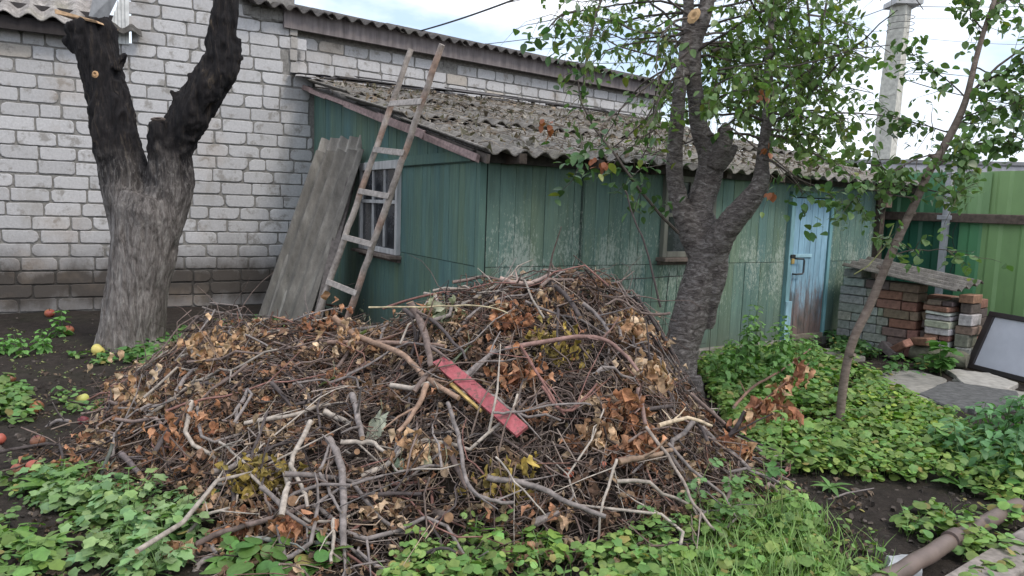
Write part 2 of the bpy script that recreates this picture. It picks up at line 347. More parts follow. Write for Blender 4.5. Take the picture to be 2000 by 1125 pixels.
# ================================================================ block walls
def lay(mb, pl, u0, u1, z0, ztop, BL=.375, BH=.150, mort=.017, skip=None, tint=(.52, .515, .52), off=0.):
    row = 0; z = z0
    while z < 6:
        u = u0-(.5*BL if row % 2 else 0)-RS.uniform(0, .04)
        while u < u1:
            bl = BL*RS.uniform(.96, 1.04)
            if RS.rand() < .10: bl *= .55
            a, b = max(u, u0), min(u+bl, u1)
            if b-a > .05 and z+BH <= ztop((a+b)/2)+.02 and not (skip and skip((a+b)/2, z+BH/2)):
                zz = z+RS.uniform(-.004, .004); h = BH*RS.uniform(.96, 1.02); t = RS.uniform(.86, 1.05)
                warm = RS.rand() < .03; col = np.array(tint)*t*(np.array([.95, .88, .78]) if warm else np.array([1, 1, 1]))
                cx, cz = (a+b)/2, zz+h/2; hw, hh = (b-a)/2-.0, h/2
                pts = []
                for (sx, sz) in ((-1, -1), (1, -1), (1, 1), (-1, 1)):
                    c1 = RS.uniform(.006, .022) if RS.rand() < .72 else RS.uniform(.03, .06); c2 = c1*RS.uniform(.6, 1.3)
                    p1 = (cx+sx*(hw-c1), cz+sz*hh); p2 = (cx+sx*hw, cz+sz*(hh-c2))
                    pm = (cx+sx*(hw-c1*.35), cz+sz*(hh-c2*.35))
                    pts += [p2, pm, p1] if (sx*sz > 0) == (sz < 0) or False else [p1, pm, p2]
                # order around (ccw): rebuild by angle
                pts = sorted(pts, key=lambda q: math.atan2((q[1]-cz)/hh, (q[0]-cx)/hw))
                q = []
                for i, p in enumerate(pts):
                    n = pts[(i+1) % len(pts)]; q.append(p)
                    L = math.hypot(n[0]-p[0], n[1]-p[1])
                    for k in range(1, 1+int(L/.06)):
                        f = k/(1+int(L/.06)); q.append((p[0]+(n[0]-p[0])*f, p[1]+(n[1]-p[1])*f))
                q = [(x+RS.uniform(-.003, .003), y+RS.uniform(-.003, .003)) for x, y in q]; n = len(q)
                fr = off+.005+RS.uniform(-.003, .005); ins = .006
                V = [pl.at(x, y, off-.02) for x, y in q]+[pl.at(x, y, fr-.005) for x, y in q]+[pl.at(x+(cx-x)/max(abs(x-cx), .01)*min(ins, abs(x-cx)), y+(cz-y)/max(abs(y-cz), .01)*min(ins, abs(y-cz)), fr) for x, y in q]
                fs = []
                for i in range(n):
                    j = (i+1) % n; fs += [(i, j, n+j, n+i), (n+i, n+j, 2*n+j, 2*n+i)]
                fs.append(tuple(range(2*n, 3*n))); mb.add(V, fs, col, 0)
            u += bl+mort*RS.uniform(.7, 1.5)
        z += BH+mort; row += 1
def hx(pl, px, py): return pl.hit(px, py)
u255 = hx(WL, 256, 100)[0]; u575 = hx(WL, 577, 100)[0]
zle = hx(WL, 5, 56)[1]; zsh = GAB.hit(612, 150)[1]
LW0 = WL.at(u575, 0, -.12); dW = ray(2780, 462).copy(); dW[2] = 0; dW /= np.linalg.norm(dW)
LW = Plane(LW0, LW0+dW*10); zeave = np.mean([LW.hit(620, 40)[1], LW.hit(1000, 118)[1], LW.hit(1240, 162)[1]])
print('eave heights', zle, zeave, [LW.hit(a, b)[1] for a, b in ((620, 40), (1000, 118), (1240, 162))], 'zsh', zsh)
def topL(u):
    if u < u255: return zle
    p = WL.at(u, 3); px = proj(p)[0]; e = WL.hit(px, 12+(px-480)*.2)[1] if px > 440 else 9
    return min(4.6, e)
mb = MB(); lay(mb, WL, -4.5, uJ-.02, .01, topL, skip=lambda u, z: (u > u575 and z > zsh-.04))
mb.box(WL.at((-4.6+u575)/2, zle/2-.1, -.14), WL.d*(u575+4.6)/2, WL.n*.132, (0, 0, zle/2+.1), (.5, .5, .5), 1)
ua, ub = u255+.02, u575-.01
mb.box(WL.at((ua+ub)/2, zle+.55, -.1405), WL.d*(ub-ua)/2, WL.n*.13, (0, 0, .62), (.5, .5, .5), 1)
mb.box(WL.at((u575+uJ)/2, zsh/2-.05, -.1402), WL.d*(uJ-u575+.03)/2, WL.n*.131, (0, 0, zsh/2), (.5, .5, .5), 1)
# quoin blocks that stand proud on the end of the pier
for k in range(9):
    z = zsh+.08+k*.167
    if z > topL(u575-.05)-.1: break
    mb.rbox(WL.at(u575-.02-(k % 2)*.01, z, -.06), WL.d*.05, WL.n*.085, (0, 0, .074), .008, np.array((.42, .40, .38))*RS.uniform(.6, 1.1), 0, .005)
zt = topL(u575-.3)
for k in range(6): mb.rbox(WL.at(u575-.62+k*.11, zt-.03+RS.uniform(-.04, .03), -.03), WL.d*.075, WL.n*.06, (0, 0, RS.uniform(.06, .10)), .02, np.array((.30, .28, .26))*RS.uniform(.8, 1.1), 1, .015)
mb.build('block_wall', [BRICK, MORTAR], label='near wall of white silicate blocks with a damp dark foot, behind the pruned two-limbed trunk', cat='wall')
uEnd = LW.hit(1292, 200)[0]
mb = MB(); holes = [LW.hit(873, 124), LW.hit(1035, 148)]
lay(mb, LW, .0, uEnd, 1.9, lambda u: zeave-.12, BL=.375, skip=lambda u, z: any(abs(u-h[0]) < .14 and abs(z-h[1]) < .09 for h in holes))
mb.box(LW.at(uEnd/2, zeave/2, -.14), LW.d*uEnd/2, LW.n*.13, (0, 0, zeave/2), (.5, .5, .5), 1)
for h in holes: mb.box(LW.at(h[0], h[1], -.004), LW.d*.06, LW.n*.004, (0, 0, .055), (.05, .05, .05), 1)
lw = mb.build('garage_wall', [BRICK, MORTAR], label='long low wall of pale blocks running away behind the green shed roof', cat='wall')

# ---------------------------------------------------------------- corrugated sheets
def corr(mb, o, U, V, width, length, amp=.022, pitch=.16, th=.010, col=(1, 1, 1), mi=0, nseg=8, phase=0., nv=10, sag=0.):
    U = np.asarray(U, float); V = np.asarray(V, float); N = np.cross(U, V); N /= np.linalg.norm(N)
    if N[2] < 0: N = -N
    nu = max(4, int(width/pitch*nseg)); us = np.linspace(0, width, nu+1); vs = np.linspace(0, length, nv+1)
    uu, vv = np.meshgrid(us, vs)
    jr = RS.uniform(-.006, .006, vv.shape)*((vv == 0) | (vv == length))
    h = amp*np.sin(uu/pitch*2*math.pi+phase)+sag*np.sin(vv/length*math.pi)
    top = o+uu[..., None]*U+(vv+jr)[..., None]*V+(h+th/2)[..., None]*N; bot = top-th*N
    n = nu+1; m_ = (nv+1)*n; i = np.arange(nv)[:, None]*n+np.arange(nu)[None]
    f = np.stack([i, i+1, i+n+1, i+n], -1).reshape(-1, 4); fb = f[:, ::-1]+m_
    ed = []
    for a in range(nu): ed += [(a, a+m_, a+1+m_, a+1), (nv*n+a, nv*n+a+1, nv*n+a+1+m_, nv*n+a+m_)]
    for b in range(nv): ed += [(b*n, (b+1)*n, (b+1)*n+m_, b*n+m_), (b*n+nu, b*n+nu+m_, (b+1)*n+nu+m_, (b+1)*n+nu)]
    mb.add(np.concatenate([top.reshape(-1, 3), bot.reshape(-1, 3)]), np.concatenate([f, fb, np.array(ed)]), col, mi)

up = np.array([0, 0, 1.])
# long garage roof
gr = thing('garage_roof', LW.at(0, zeave, 0), 'long dark-edged corrugated slate roof above the far block wall', 'roof')
mb = MB(); s = 15; Vr = -LW.n*math.cos(R(s))+up*math.sin(R(s)); u = -.75; k = 0
while u < uEnd+.2:
    corr(mb, LW.at(u, zeave+.03+(k % 2)*.012+RS.uniform(-.006, .006), .30), LW.d, Vr, 1.2, 2.6, .034, .205, .011, (.42, .41, .42)); u += 1.13; k += 1
mb.build('roof_sheets', SLATE, gr).matrix_parent_inverse = Matrix.Translation(-gr.location)
mb = MB(); mb.box(LW.at(uEnd/2-.1, zeave-.07, .15), LW.d*(uEnd/2+.1), LW.n*.02, up*.13, (.17, .15, .15)); mb.box(LW.at(uEnd/2-.1, zeave-.02, .06), LW.d*(uEnd/2+.1), LW.n*.1, up*.012, (.1, .09, .085))
mb.build('fascia_board', WOODG, gr).matrix_parent_inverse = Matrix.Translation(-gr.location)

# roof of the near building at the top left
br = thing('corner_roof', WL.at(0, zle, 0), 'grey corrugated slate roof corner above the near block wall', 'roof')
mb = MB(); Vr = -WL.n*math.cos(R(30))+up*math.sin(R(30)); u1 = WL.hit(188, 50)[0]
corr(mb, WL.at(-3.4, zle+.13, .26), WL.d, Vr, u1+3.4, 3.0, .034, .235, .012, (1.5, 1.48, 1.5))
corr(mb, WL.at(WL.hit(212, 76)[0], zle+.10, .2), WL.d, Vr, .36, .3, .025, .2, .012, (.45, .45, .45))
mb.build('roof_sheets', SLATE, br).matrix_parent_inverse = Matrix.Translation(-br.location)
mb = MB(); mb.box(WL.at((u1-3.4)/2, zle+.05, .16), WL.d*(u1+3.4)/2, WL.n*.03, up*.075, (.035, .03, .03)); mb.box(WL.at((u255-3.4)/2, zle+.16, -.10), WL.d*(u255+3.35)/2, WL.n*.09, up*.16, (.05, .045, .045))
mb.build('fascia_board', WOODG, br).matrix_parent_inverse = Matrix.Translation(-br.location)
mb = MB(); a = WL.hit(203, 84); b = WL.hit(252, 86); c = WL.hit(252, -30); d = WL.hit(243, -30)
tri = [(a[0], a[1]), (b[0], b[1]-.01), (c[0], c[1]), (d[0], d[1])]
V = [WL.at(x, z, .035) for x, z in tri]+[WL.at(x, z, -.10) for x, z in tri]
mb.add(V, [(0, 1, 2, 3), (7, 6, 5, 4), (0, 4, 5, 1), (1, 5, 6, 2), (2, 6, 7, 3), (3, 7, 4, 0)], (.62, .63, .62))
for k in range(1, 7):
    f = k/7; x = a[0]+(b[0]-a[0])*f; zt_ = a[1]+(d[1]-a[1])*min(1, f/.80)
    mb.box(WL.at(x, (a[1]+zt_)/2, .037), WL.d*.004, WL.n*.003, up*(zt_-a[1])/2, (.38, .39, .39))
mb.build('siding', METAL, br).matrix_parent_inverse = Matrix.Translation(-br.location)
mb = MB(); e = WL.hit(172, 50); g = WL.hit(190, -30)
V = [WL.at(e[0], e[1], .3), WL.at(a[0]-.02, a[1]-.0+.14, .05), WL.at(d[0], d[1], .05), WL.at(g[0], g[1], .3)]
V2 = [v-up*.01 for v in V]
mb.add(V+V2, [(0, 1, 2, 3), (7, 6, 5, 4), (0, 4, 5, 1), (1, 5, 6, 2), (3, 7, 4, 0), (2, 6, 7, 3)], (.33, .34, .36)); mb.build('flashing', METAL, br).matrix_parent_inverse = Matrix.Translation(-br.location)

# ================================================================ green shed
shed = thing('garden_shed', C, 'long low green board shed with a lean-to corrugated roof, in front of the block walls', 'shed')
INV = Matrix.Translation(-shed.location)
def child(mb, name, mats, par=shed, smooth=False, label=None):
    o = mb.build(name, mats, par, smooth, label=label)
    o.matrix_parent_inverse = INV.copy() if par is shed or par.get('_w') else Matrix.Identity(4)
    return o
gL, fL = GAB.L, FRO.L
def ztopG(u): return zC+(zJ-zC)*u/gL
def boards(mb, pl, u0, u1, z0, z1, wmin, wmax, off=0., tint=1., gap=.0028):
    u = u0
    while u < u1-.01:
        w_ = min(RS.uniform(wmin, wmax), u1-u); a, b = u+gap/2, u+w_-gap/2; t = RS.uniform(.93, 1.06)*tint
        zb = z0 if not callable(z0) else z0((a+b)/2); o1 = off+RS.uniform(-.003, .003); tlt = RS.uniform(-.002, .002)
        za, zb2 = (z1(a), z1(b)) if callable(z1) else (z1, z1)
        ff = [(a, zb), (b, zb), (b, zb2), (a, za)]; bev = .003
        V = [pl.at(x, z, o1+tlt*(i in (1, 2))-bev) for i, (x, z) in enumerate(ff)]+[pl.at(x+(bev if i in (0, 3) else -bev), z, o1+tlt*(i in (1, 2))) for i, (x, z) in enumerate(ff)]+[pl.at(x, z, o1-.022) for x, z in ff]
        fs = [(4, 5, 6, 7)]
        for i in range(4):
            j = (i+1) % 4; fs += [(i, j, 4+j, 4+i), (8+i, 8+j, j, i)]
        g_ = RS.uniform(-.06, .06); mb.add(V, fs, np.array([1-g_, 1, 1+g_*1.5])*t); u += w_
ZS = FRO.hit(1150, 518)[1]; ZB = GAB.hit(932, 303)[1]; print('seam z', ZS, 'beam z', ZB)
mb = MB()
boards(mb, GAB, .02, gL, .02, ZS-.006, .10, .17, tint=.92); boards(mb, GAB, .02, gL, ZS, ZB-.03, .075, .12)
boards(mb, GAB, .02, gL, ZB+.03, lambda u: ztopG(u)+.02, .09, .13, off=.0, tint=.9)
mb.box(GAB.at(gL/2, zC/2, -.035), GAB.d*gL/2, GAB.n*.008, up*zC/2, (.1, .1, .1)); mb.box(GAB.at(.02, zC/2, .0), GAB.d*.022, GAB.n*.03, up*(zC/2), (1, 1, 1))
mb.box(GAB.at(gL*.36, ZB, .014), GAB.d*gL*.345, GAB.n*.02, up*.045, (.95, .95, .95)); mb.box(GAB.at(gL*.5, ZB-.047, .012), GAB.d*gL*.48, GAB.n*.012, up*.006, (.6, .6, .6))
child(mb, 'gable_wall', PAINT_G)
uD0, uD1 = FRO.hit(1541, 500)[0], FRO.hit(1612, 500)[0]; ZD = FRO.hit(1575, 386)[1]; print('door w', uD1-uD0, 'h', ZD)
mb = MB()
for a, b in ((.0, uD0-.06), (uD1+.03, fL+.02)):
    boards(mb, FRO, a, b, .10, ZS-.006, .10, .20, tint=.95); boards(mb, FRO, a, b, ZS, zC+.03, .10, .17)
boards(mb, FRO, uD0-.06, uD1+.03, ZD+.05, zC+.03, .1, .16); mb.box(FRO.at(fL/2, zC/2+.06, -.035), FRO.d*fL/2, FRO.n*.008, up*(zC/2-.06), (.1, .1, .1))
for px in (1135,):      # cable / batten
    u, _ = FRO.hit(px, 420); mb.box(FRO.at(u, 1.35, .006), FRO.d*.008, FRO.n*.008, up*.45, (.35, .35, .35))
child(mb, 'front_wall', PAINT_F)
SIDE = Plane(E0, E0+GAB.d*3.2); SIDE.n = FRO.d-FRO.n*0.; SIDE.n = np.array([GAB.d[1], -GAB.d[0], 0]); SIDE.n = SIDE.n if SIDE.n@FRO.d > 0 else -SIDE.n
mb = MB(); boards(mb, SIDE, 0, 3.2, .1, lambda u: zC+(zJ-zC)*u/gL-.02, .1, .17); child(mb, 'side_wall', PAINT_F)
# concrete footing, proud of the boards
mb = MB(); mb.rbox(FRO.at(fL/2, .03, -.03), FRO.d*(fL/2), FRO.n*.09, up*.07, .015, (.22, .21, .19), 0, .004); child(mb, 'footing', STONE)
# posts under the eave at the right end
mb = MB(); u = FRO.hit(1712, 430)[0]; mb.box(FRO.at(u, zC/2-.06, .03), FRO.d*.045, FRO.n*.045, up*(zC/2-.05), (.07, .055, .045)); mb.rbox(FRO.at(u-.02, zC-.16, .10), FRO.d*.06, FRO.n*.06, up*.11, .01, (.19, .14, .11))
child(mb, 'corner_post', WOODX)
# shed roof
Vv = (GAB.at(gL, zJ)-GAB.at(0, zC)); Lv = np.linalg.norm(Vv); Vv /= Lv; Uu = FRO.d
Nn = np.cross(Uu, Vv); Nn = Nn if Nn[2] > 0 else -Nn; O = GAB.at(0, zC)+Nn*.075
PIT = .19; mb = MB(); width = fL+.42; rows = 3; rl = (Lv+.28)/rows
for r_ in range(rows):
    u = -.16; k = 0
    while u < width-.2:
        sw = 1.14 if k else .95; sw = min(sw, width-u); v0 = -.30+r_*rl+RS.uniform(-.04, .04); ln = rl+.17
        tilt = RS.uniform(-.010, .012); Vs = Vv+Nn*(-.010+tilt*.9)+Uu*RS.uniform(-.012, .012); Vs /= np.linalg.norm(Vs)
        t = RS.uniform(.80, 1.15)*(.9 if r_ else 1.05)
        corr(mb, O+Uu*u+Vv*v0+Nn*(.024*r_+.012*(k % 2)+RS.uniform(0, .012)+(.02 if r_ else 0)), Uu, Vs, sw, ln, .025, PIT, .010, np.array((1, .985, .96))*t, 0, 8, phase=2*math.pi*((u % PIT)/PIT)); u += sw-.10; k += 1
child(mb, 'roof', SLATE)
mb = MB()     # rotten boards, felt and loose strips along the top of the roof and over the verge
for k in range(26):
    u = RS.uniform(-.1, width*.8); v = Lv-RS.uniform(.02, .40); l = RS.uniform(.5, 1.7)
    mb.box(O+Uu*(u+l/2)+Vv*v+Nn*(.12+RS.uniform(0, .07)), Uu*l/2+Vv*RS.uniform(-.08, .08), Vv*RS.uniform(.03, .12), Nn*.006+Uu*RS.uniform(-.003, .003), np.array((.075, .07, .07))*RS.uniform(.4, 2.0), 0, .01)
for k in range(5):
    u = -.10+k*.35; mb.box(O+Uu*u+Vv*(Lv-.12-k*.03)+Nn*.13, Uu*.25, Vv*.14, Nn*.012, (.03, .03, .035), 0, .02)
child(mb, 'ridge_felt', FELT)
mb = MB(); mb.box(O+Vv*(Lv/2-.1)-Uu*.10-Nn*.062, Vv*(Lv/2+.16), Uu*.016, Nn*.035, (.10, .085, .075)); v = -.2
while v < Lv-.2:
    l = RS.uniform(.7, 1.3); mb.box(O+Vv*(v+l/2)-Uu*(.145+RS.uniform(0, .02))-Nn*(.052+RS.uniform(0, .02)), Vv*l/2, Uu*.010, Nn*RS.uniform(.02, .038)+Uu*.008, (.24, .175, .165) if RS.rand() < .7 else (.22, .21, .2), 0, .008); v += l*.93
child(mb, 'verge_boards', WOODX)
mb = MB(); mb.box(FRO.at(fL/2, zC-.01, .06), FRO.d*(fL/2+.15), FRO.n*.018, up*.045, (.05, .045, .04))
for u in np.arange(.2, fL, .8): mb.box(FRO.at(u, zC-.02, .12), FRO.d*.035, FRO.n*.16, up*.04, (.075, .06, .05))
mb.box(O+Uu*(width-.17)+Vv*.1-Nn*.075, Uu*.02, Vv*.42, Nn*.035, (.085, .07, .06)); child(mb, 'rafters', WOODX)
# moss, twigs and leaf litter on the roof
mb = MB()
for k in range(900):
    u, v = RS.uniform(-.1, width-.2), RS.uniform(-.28, Lv-.15)
    rw = int(np.clip((v+.3)/rl, 0, 2)); c = O+Uu*u+Vv*v+Nn*(.045+.024*rw+(.02 if rw else 0)); a = RS.uniform(0, math.pi); l = RS.uniform(.05, .30)
    dr = Uu*math.cos(a)+Vv*math.sin(a); p = np.array([c-dr*l/2, c+Nn*RS.uniform(0, .03)+RS.normal(0, .012, 3), c+dr*l/2])
    mb.tube(p, [.004, .0045, .002], 4, np.array((.20, .17, .14))*RS.uniform(.4, 1.7), cap=False)
for k in range(2600):
    u, v = RS.uniform(-.1, width-.2), RS.uniform(-.28, Lv-.15)
    rw = int(np.clip((v+.3)/rl, 0, 2)); c = O+Uu*u+Vv*v+Nn*(.035+.024*rw+(.02 if rw else 0)+.03*math.sin(u/PIT*2*math.pi)); s_ = RS.uniform(.008, .03)
    q = RS.normal(0, s_, (4, 3)); q -= q.mean(0); mb.add(c+q, [(0, 1, 2, 3)], np.array(random.choice([(.11, .10, .065), (.22, .17, .125), (.12, .095, .08), (.28, .255, .22)]))*RS.uniform(.6, 1.3))
o = mb.build('roof_litter', DRY, label='twigs, moss and dead leaves scattered over the shed roof', cat='litter', kind='stuff')

# windows
def window(pl, x0, x1, y0, y1, cols, rws, sill=True, fcol=(.47, .47, .47), rowpos=None):
    ua_, zb_ = pl.hit(x0, y1); ub_, _ = pl.hit(x1, y1); _, zt_ = pl.hit((x0+x1)/2, y0)
    if ua_ > ub_: ua_, ub_ = ub_, ua_
    w_ = ub_-ua_; h = zt_-zb_; fr = .055
    wm = MB()
    for (cu, cz, hu, hz) in ((ua_+fr/2, (zb_+zt_)/2, fr/2, h/2), (ub_-fr/2, (zb_+zt_)/2, fr/2, h/2), ((ua_+ub_)/2, zb_+fr/2, w_/2-fr, fr/2), ((ua_+ub_)/2, zt_-fr*.8, w_/2-fr, fr*.8)):
        wm.rbox(pl.at(cu, cz, .022), pl.d*hu, pl.n*.028, up*hz, .004, np.array(fcol)*RS.uniform(.85, 1.05))
    win = child(wm, 'window', WOODG); g_ = MB()
    g_.box(pl.at((ua_+ub_)/2, (zb_+zt_)/2, .012), pl.d*(w_/2-fr), pl.n*.004, up*(h/2-fr), (.5, .5, .5)); p_ = child(g_, 'pane', GLASS, win); p_.matrix_parent_inverse = Matrix.Identity(4)
    mm = MB()
    for k in range(1, cols): mm.box(pl.at(ua_+fr+(w_-2*fr)*k/cols, (zb_+zt_)/2, .024), pl.d*.011, pl.n*.012, up*(h/2-fr*1.2), np.array(fcol)*RS.uniform(.8, 1.05))
    for rp in (rowpos or []): mm.box(pl.at((ua_+ub_)/2, zb_+h*rp, .028), pl.d*(w_/2-fr), pl.n*.014, up*.018, np.array(fcol)*.95)
    q_ = child(mm, 'glazing_bars', WOODG, win)
    if sill:
        s_ = MB(); s_.rbox(pl.at((ua_+ub_)/2, zb_-.02, .06), pl.d*(w_/2+.04), pl.n*.07, up*.018, .005, (.17, .135, .115), 0, .003); s_.box(pl.at((ua_+ub_)/2, zb_-.055, .02), pl.d*(w_/2+.02), pl.n*.02, up*.02, (.10, .08, .07)); child(s_, 'sill', WOODX, win)
    return win
window(GAB, 708, 782, 316, 484, 3, 2, rowpos=[.56])
window(FRO, 1287, 1386, 338, 502, 2, 2, fcol=(.20, .20, .17), rowpos=[.5, .97])
# door
t = NT('blue_paint'); a = t.attr(); n1 = t.noise(14, (1, 1, .2), 7, .72); n2 = t.noise(5, (1, 1, .4), 6, .7)
c = t.mix(1., a, t.ramp(n1, (.3, .72), (.7, 1.15)), 'MULTIPLY')
k_ = t.math('ADD', t.z(), t.math('MULTIPLY', t.math('SUBTRACT', n1, .5), 1.3))
c = t.mix(t.ramp(k_, (.30, .95), (.55, .75), (.70, .15), (.9, 0.)), c, t.ramp(n2, (.4, (.075, .065, .055)), (.6, (.19, .12, .10))))
BLUE = t.done(c, .7, t.bump(n1, .5, .004))
dr = MB(); u = uD0+.01; 
while u < uD1-.02:
    w_ = min(RS.uniform(.085, .115), uD1-.01-u); dr.rbox(FRO.at(u+w_/2, ZD/2+.06, .006+RS.uniform(-.002, .002)), FRO.d*(w_/2-.002), FRO.n*.014, up*(ZD/2-.07), .003, np.array((.25, .42, .54))*RS.uniform(.92, 1.08)); u += w_
door = child(dr, 'door', BLUE)
fr_ = MB(); fr_.rbox(FRO.at(uD0-.035, ZD/2+.01, .02), FRO.d*.035, FRO.n*.03, up*(ZD/2), .004, (.19, .34, .38)); fr_.rbox(FRO.at(uD1+.02, ZD/2+.01, .016), FRO.d*.026, FRO.n*.022, up*ZD/2, .004, (.15, .30, .33))
fr_.rbox(FRO.at((uD0+uD1)/2, ZD+.03, .016), FRO.d*((uD1-uD0)/2+.06), FRO.n*.02, up*.03, .004, (.09, .17, .15)); fr_.rbox(FRO.at(uD0-.02, .30, .055), FRO.d*.05, FRO.n*.012, up*.24, .004, (.26, .42, .50)); child(fr_, 'door_frame', M_attr('frame_paint', .7, 16, .4, .4, .003, stretch=(1, 1, .2)))
b_ = MB(); zz_ = FRO.hit(1565, 662)[1]; b_.rbox(FRO.at((uD0+uD1)/2-.01, zz_, .032), FRO.d*.27, FRO.n*.012, up*.035, .004, (.24, .44, .52)); child(b_, 'bottom_rail', METAL, door)
b_ = MB()
for k, (zq, c_) in enumerate(((.05, (.12, .10, .085)), (.125, (.17, .15, .12)))): b_.rbox(FRO.at((uD0+uD1)/2, zq, .05+k*.004), FRO.d*.28, FRO.n*.03, up*.03, .004, c_)
child(b_, 'threshold', WOODX)
h_ = MB(); uh, zh = FRO.hit(1546, 520); q = [FRO.at(uh, zh+.09, .02), FRO.at(uh, zh+.09, .065), FRO.at(uh+.10, zh+.085, .075), FRO.at(uh+.115, zh+.07, .075), FRO.at(uh+.115, zh-.06, .075), FRO.at(uh+.10, zh-.08, .075), FRO.at(uh, zh-.085, .065), FRO.at(uh, zh-.085, .02)]
h_.tube(q, .010, 8, (.03, .035, .04)); child(h_, 'handle', METAL, door, True)
h_ = MB(); uh, zh = FRO.hit(1560, 499); h_.rbox(FRO.at(uh+.03, zh, .03), FRO.d*.16, FRO.n*.006, up*.02, .003, (.30, .48, .56)); child(h_, 'hasp', METAL, door)
h_ = MB(); uh, zh = FRO.hit(1540, 500); h_.rbox(FRO.at(uh, zh, .055), FRO.d*.035, FRO.n*.015, up*.02, .003, (.02, .02, .02)); h_.rbox(FRO.at(uh+.005, zh-.055, .055), FRO.d*.024, FRO.n*.012, up*.03, .005, (.35, .25, .09)); h_.tube([FRO.at(uh-.012, zh-.03, .055), FRO.at(uh-.012, zh+.0, .06), FRO.at(uh+.02, zh+.0, .06), FRO.at(uh+.02, zh-.03, .055)], .004, 6, (.5, .5, .5)); child(h_, 'padlock', METAL, door)
# ================================================================ fence
FN = Plane(P(1712, 500, 9.62), P(1712, 500, 9.62)+np.append(-GAB.d[:2], 0)*5)
ztf = FN.hit(1870, 336)[1]; print('fence top', ztf)
fence = thing('sheet_metal_fence', FN.o, 'green corrugated metal fence in dark and light green sheets right of the shed', 'fence')
def fb(mb, name, mat, label=None, parent=fence):
    o = mb.build(name, mat, parent, label=label); o.matrix_parent_inverse = Matrix.Translation(-Vector(FN.o)); return o
t = NT('fence_paint'); a = t.attr(); n1 = t.noise(2.5, (1, 1, .5), 6, .6); n2 = t.noise(60, detail=4)
c = t.mix(1., a, t.ramp(n1, (.3, .85), (.7, 1.1)), 'MULTIPLY'); c = t.mix(t.ramp(n2, (.70, 0.), (.76, .6)), c, (.10, .08, .05))
c = t.mix(t.ramp(t.noise(5, (1, 1, .12), 5, .7, seed=3), (.6, 0.), (.8, .4)), c, (.12, .12, .07))
FPAINT = t.done(c, .42, t.bump(n1, .15, .01), spec=.45)
def trap(mb, u0, u1, z0, z1, off, col, pit=.30, dep=.022):
    us = [u0]; hs = [0]; u = u0
    while u < u1:
        for du, h in ((.10, 0), (.135, 1), (.235, 1), (.27, 0), (pit, 0)):
            if u+du < u1: us.append(u+du); hs.append(h)
        u += pit
    us.append(u1); hs.append(hs[-1]); us = np.array(us); n = len(us)
    V = [FN.at(x, z0, off+h*dep) for x, h in zip(us, hs)]+[FN.at(x, z1, off+h*dep) for x, h in zip(us, hs)]
    V += [v-FN.n*.002 for v in V]; fs = []
    for i in range(n-1): fs += [(i, i+1, n+i+1, n+i), (2*n+i, 3*n+i, 3*n+i+1, 2*n+i+1), (n+i, n+i+1, 3*n+i+1, 3*n+i)]
    mb.add(V, fs, col)
zr1 = FN.hit(1850, 425)[1]; zr2 = FN.hit(1950, 626)[1]; ux = lambda px, py=450: FN.hit(px, py)[0]
DK, MD, LT = (.032, .135, .085), (.10, .27, .14), (.21, .35, .16)
mb = MB(); trap(mb, -.3, ux(1893), .12, zr1, .0, DK); fb(mb, 'metal_sheet', FPAINT, 'dark green lower sheet')
mb = MB(); trap(mb, -.3, ux(1868), zr1-.02, ztf, .005, MD); fb(mb, 'metal_sheet', FPAINT, 'mid green upper sheet')
mb = MB(); trap(mb, ux(1868)+.0, ux(1930), zr1-.02, ztf-.01, .03, LT); fb(mb, 'metal_sheet', FPAINT, 'light green upper sheet')
mb = MB(); trap(mb, ux(1930)-.05, 7.5, zr1-.02, ztf, .008, (.24, .385, .16)); fb(mb, 'metal_sheet', FPAINT, 'light green upper sheet')
mb = MB(); trap(mb, ux(1893)-.1, ux(1925), .12, zr1, .028, (.09, .26, .12)); fb(mb, 'metal_sheet', FPAINT, 'mid green lower sheet')
mb = MB(); trap(mb, ux(1920)-.04, 7.5, .12, zr1, .034, (.23, .385, .16), pit=.34); fb(mb, 'metal_sheet', FPAINT, 'light green lower sheet')
for z, h, c in ((zr1, .05, (.115, .088, .072)), (zr2, .045, (.075, .06, .05))):
    mb = MB(); mb.rbox(FN.at(3.5, z, .085), FN.d*3.8, FN.n*.03, up*h, .006, c, 0, .004); fb(mb, 'rail', WOODX)
mb = MB(); mb.box(FN.at(3.5, .2, .07), FN.d*3.8, FN.n*.012, up*.17, (.03, .05, .035)); fb(mb, 'kick_board', WOODX)
up_ = ux(1858); mb = MB(); mb.box(FN.at(up_+.03, ztf/2-.05, .135), FN.d*.004, FN.n*.025, up*(ztf/2+.05), (.36, .37, .39)); mb.box(FN.at(up_, ztf/2-.05, .162), FN.d*.030, FN.n*.004, up*(ztf/2+.05), (.36, .37, .39))
mb.rbox(FN.at(up_, zr1+.0, .172), FN.d*.085, FN.n*.006, up*.025, .002, (.38, .38, .4)); fb(mb, 'post', METAL)
mb = MB(); mb.rbox(FN.at(ux(1712), 1.0, .12), FN.d*.05, FN.n*.05, up*1.0, .008, (.05, .042, .036)); fb(mb, 'post', WOODX)
mb = MB(); p = [FN.at(up_+.10+.03*math.sin(k*1.9), zr1+.1-k*.13, .09+.02*math.sin(k)) for k in range(8)]; mb.tube(p, .004, 5, (.03, .03, .03)); fb(mb, 'loose_wire', WIRE)

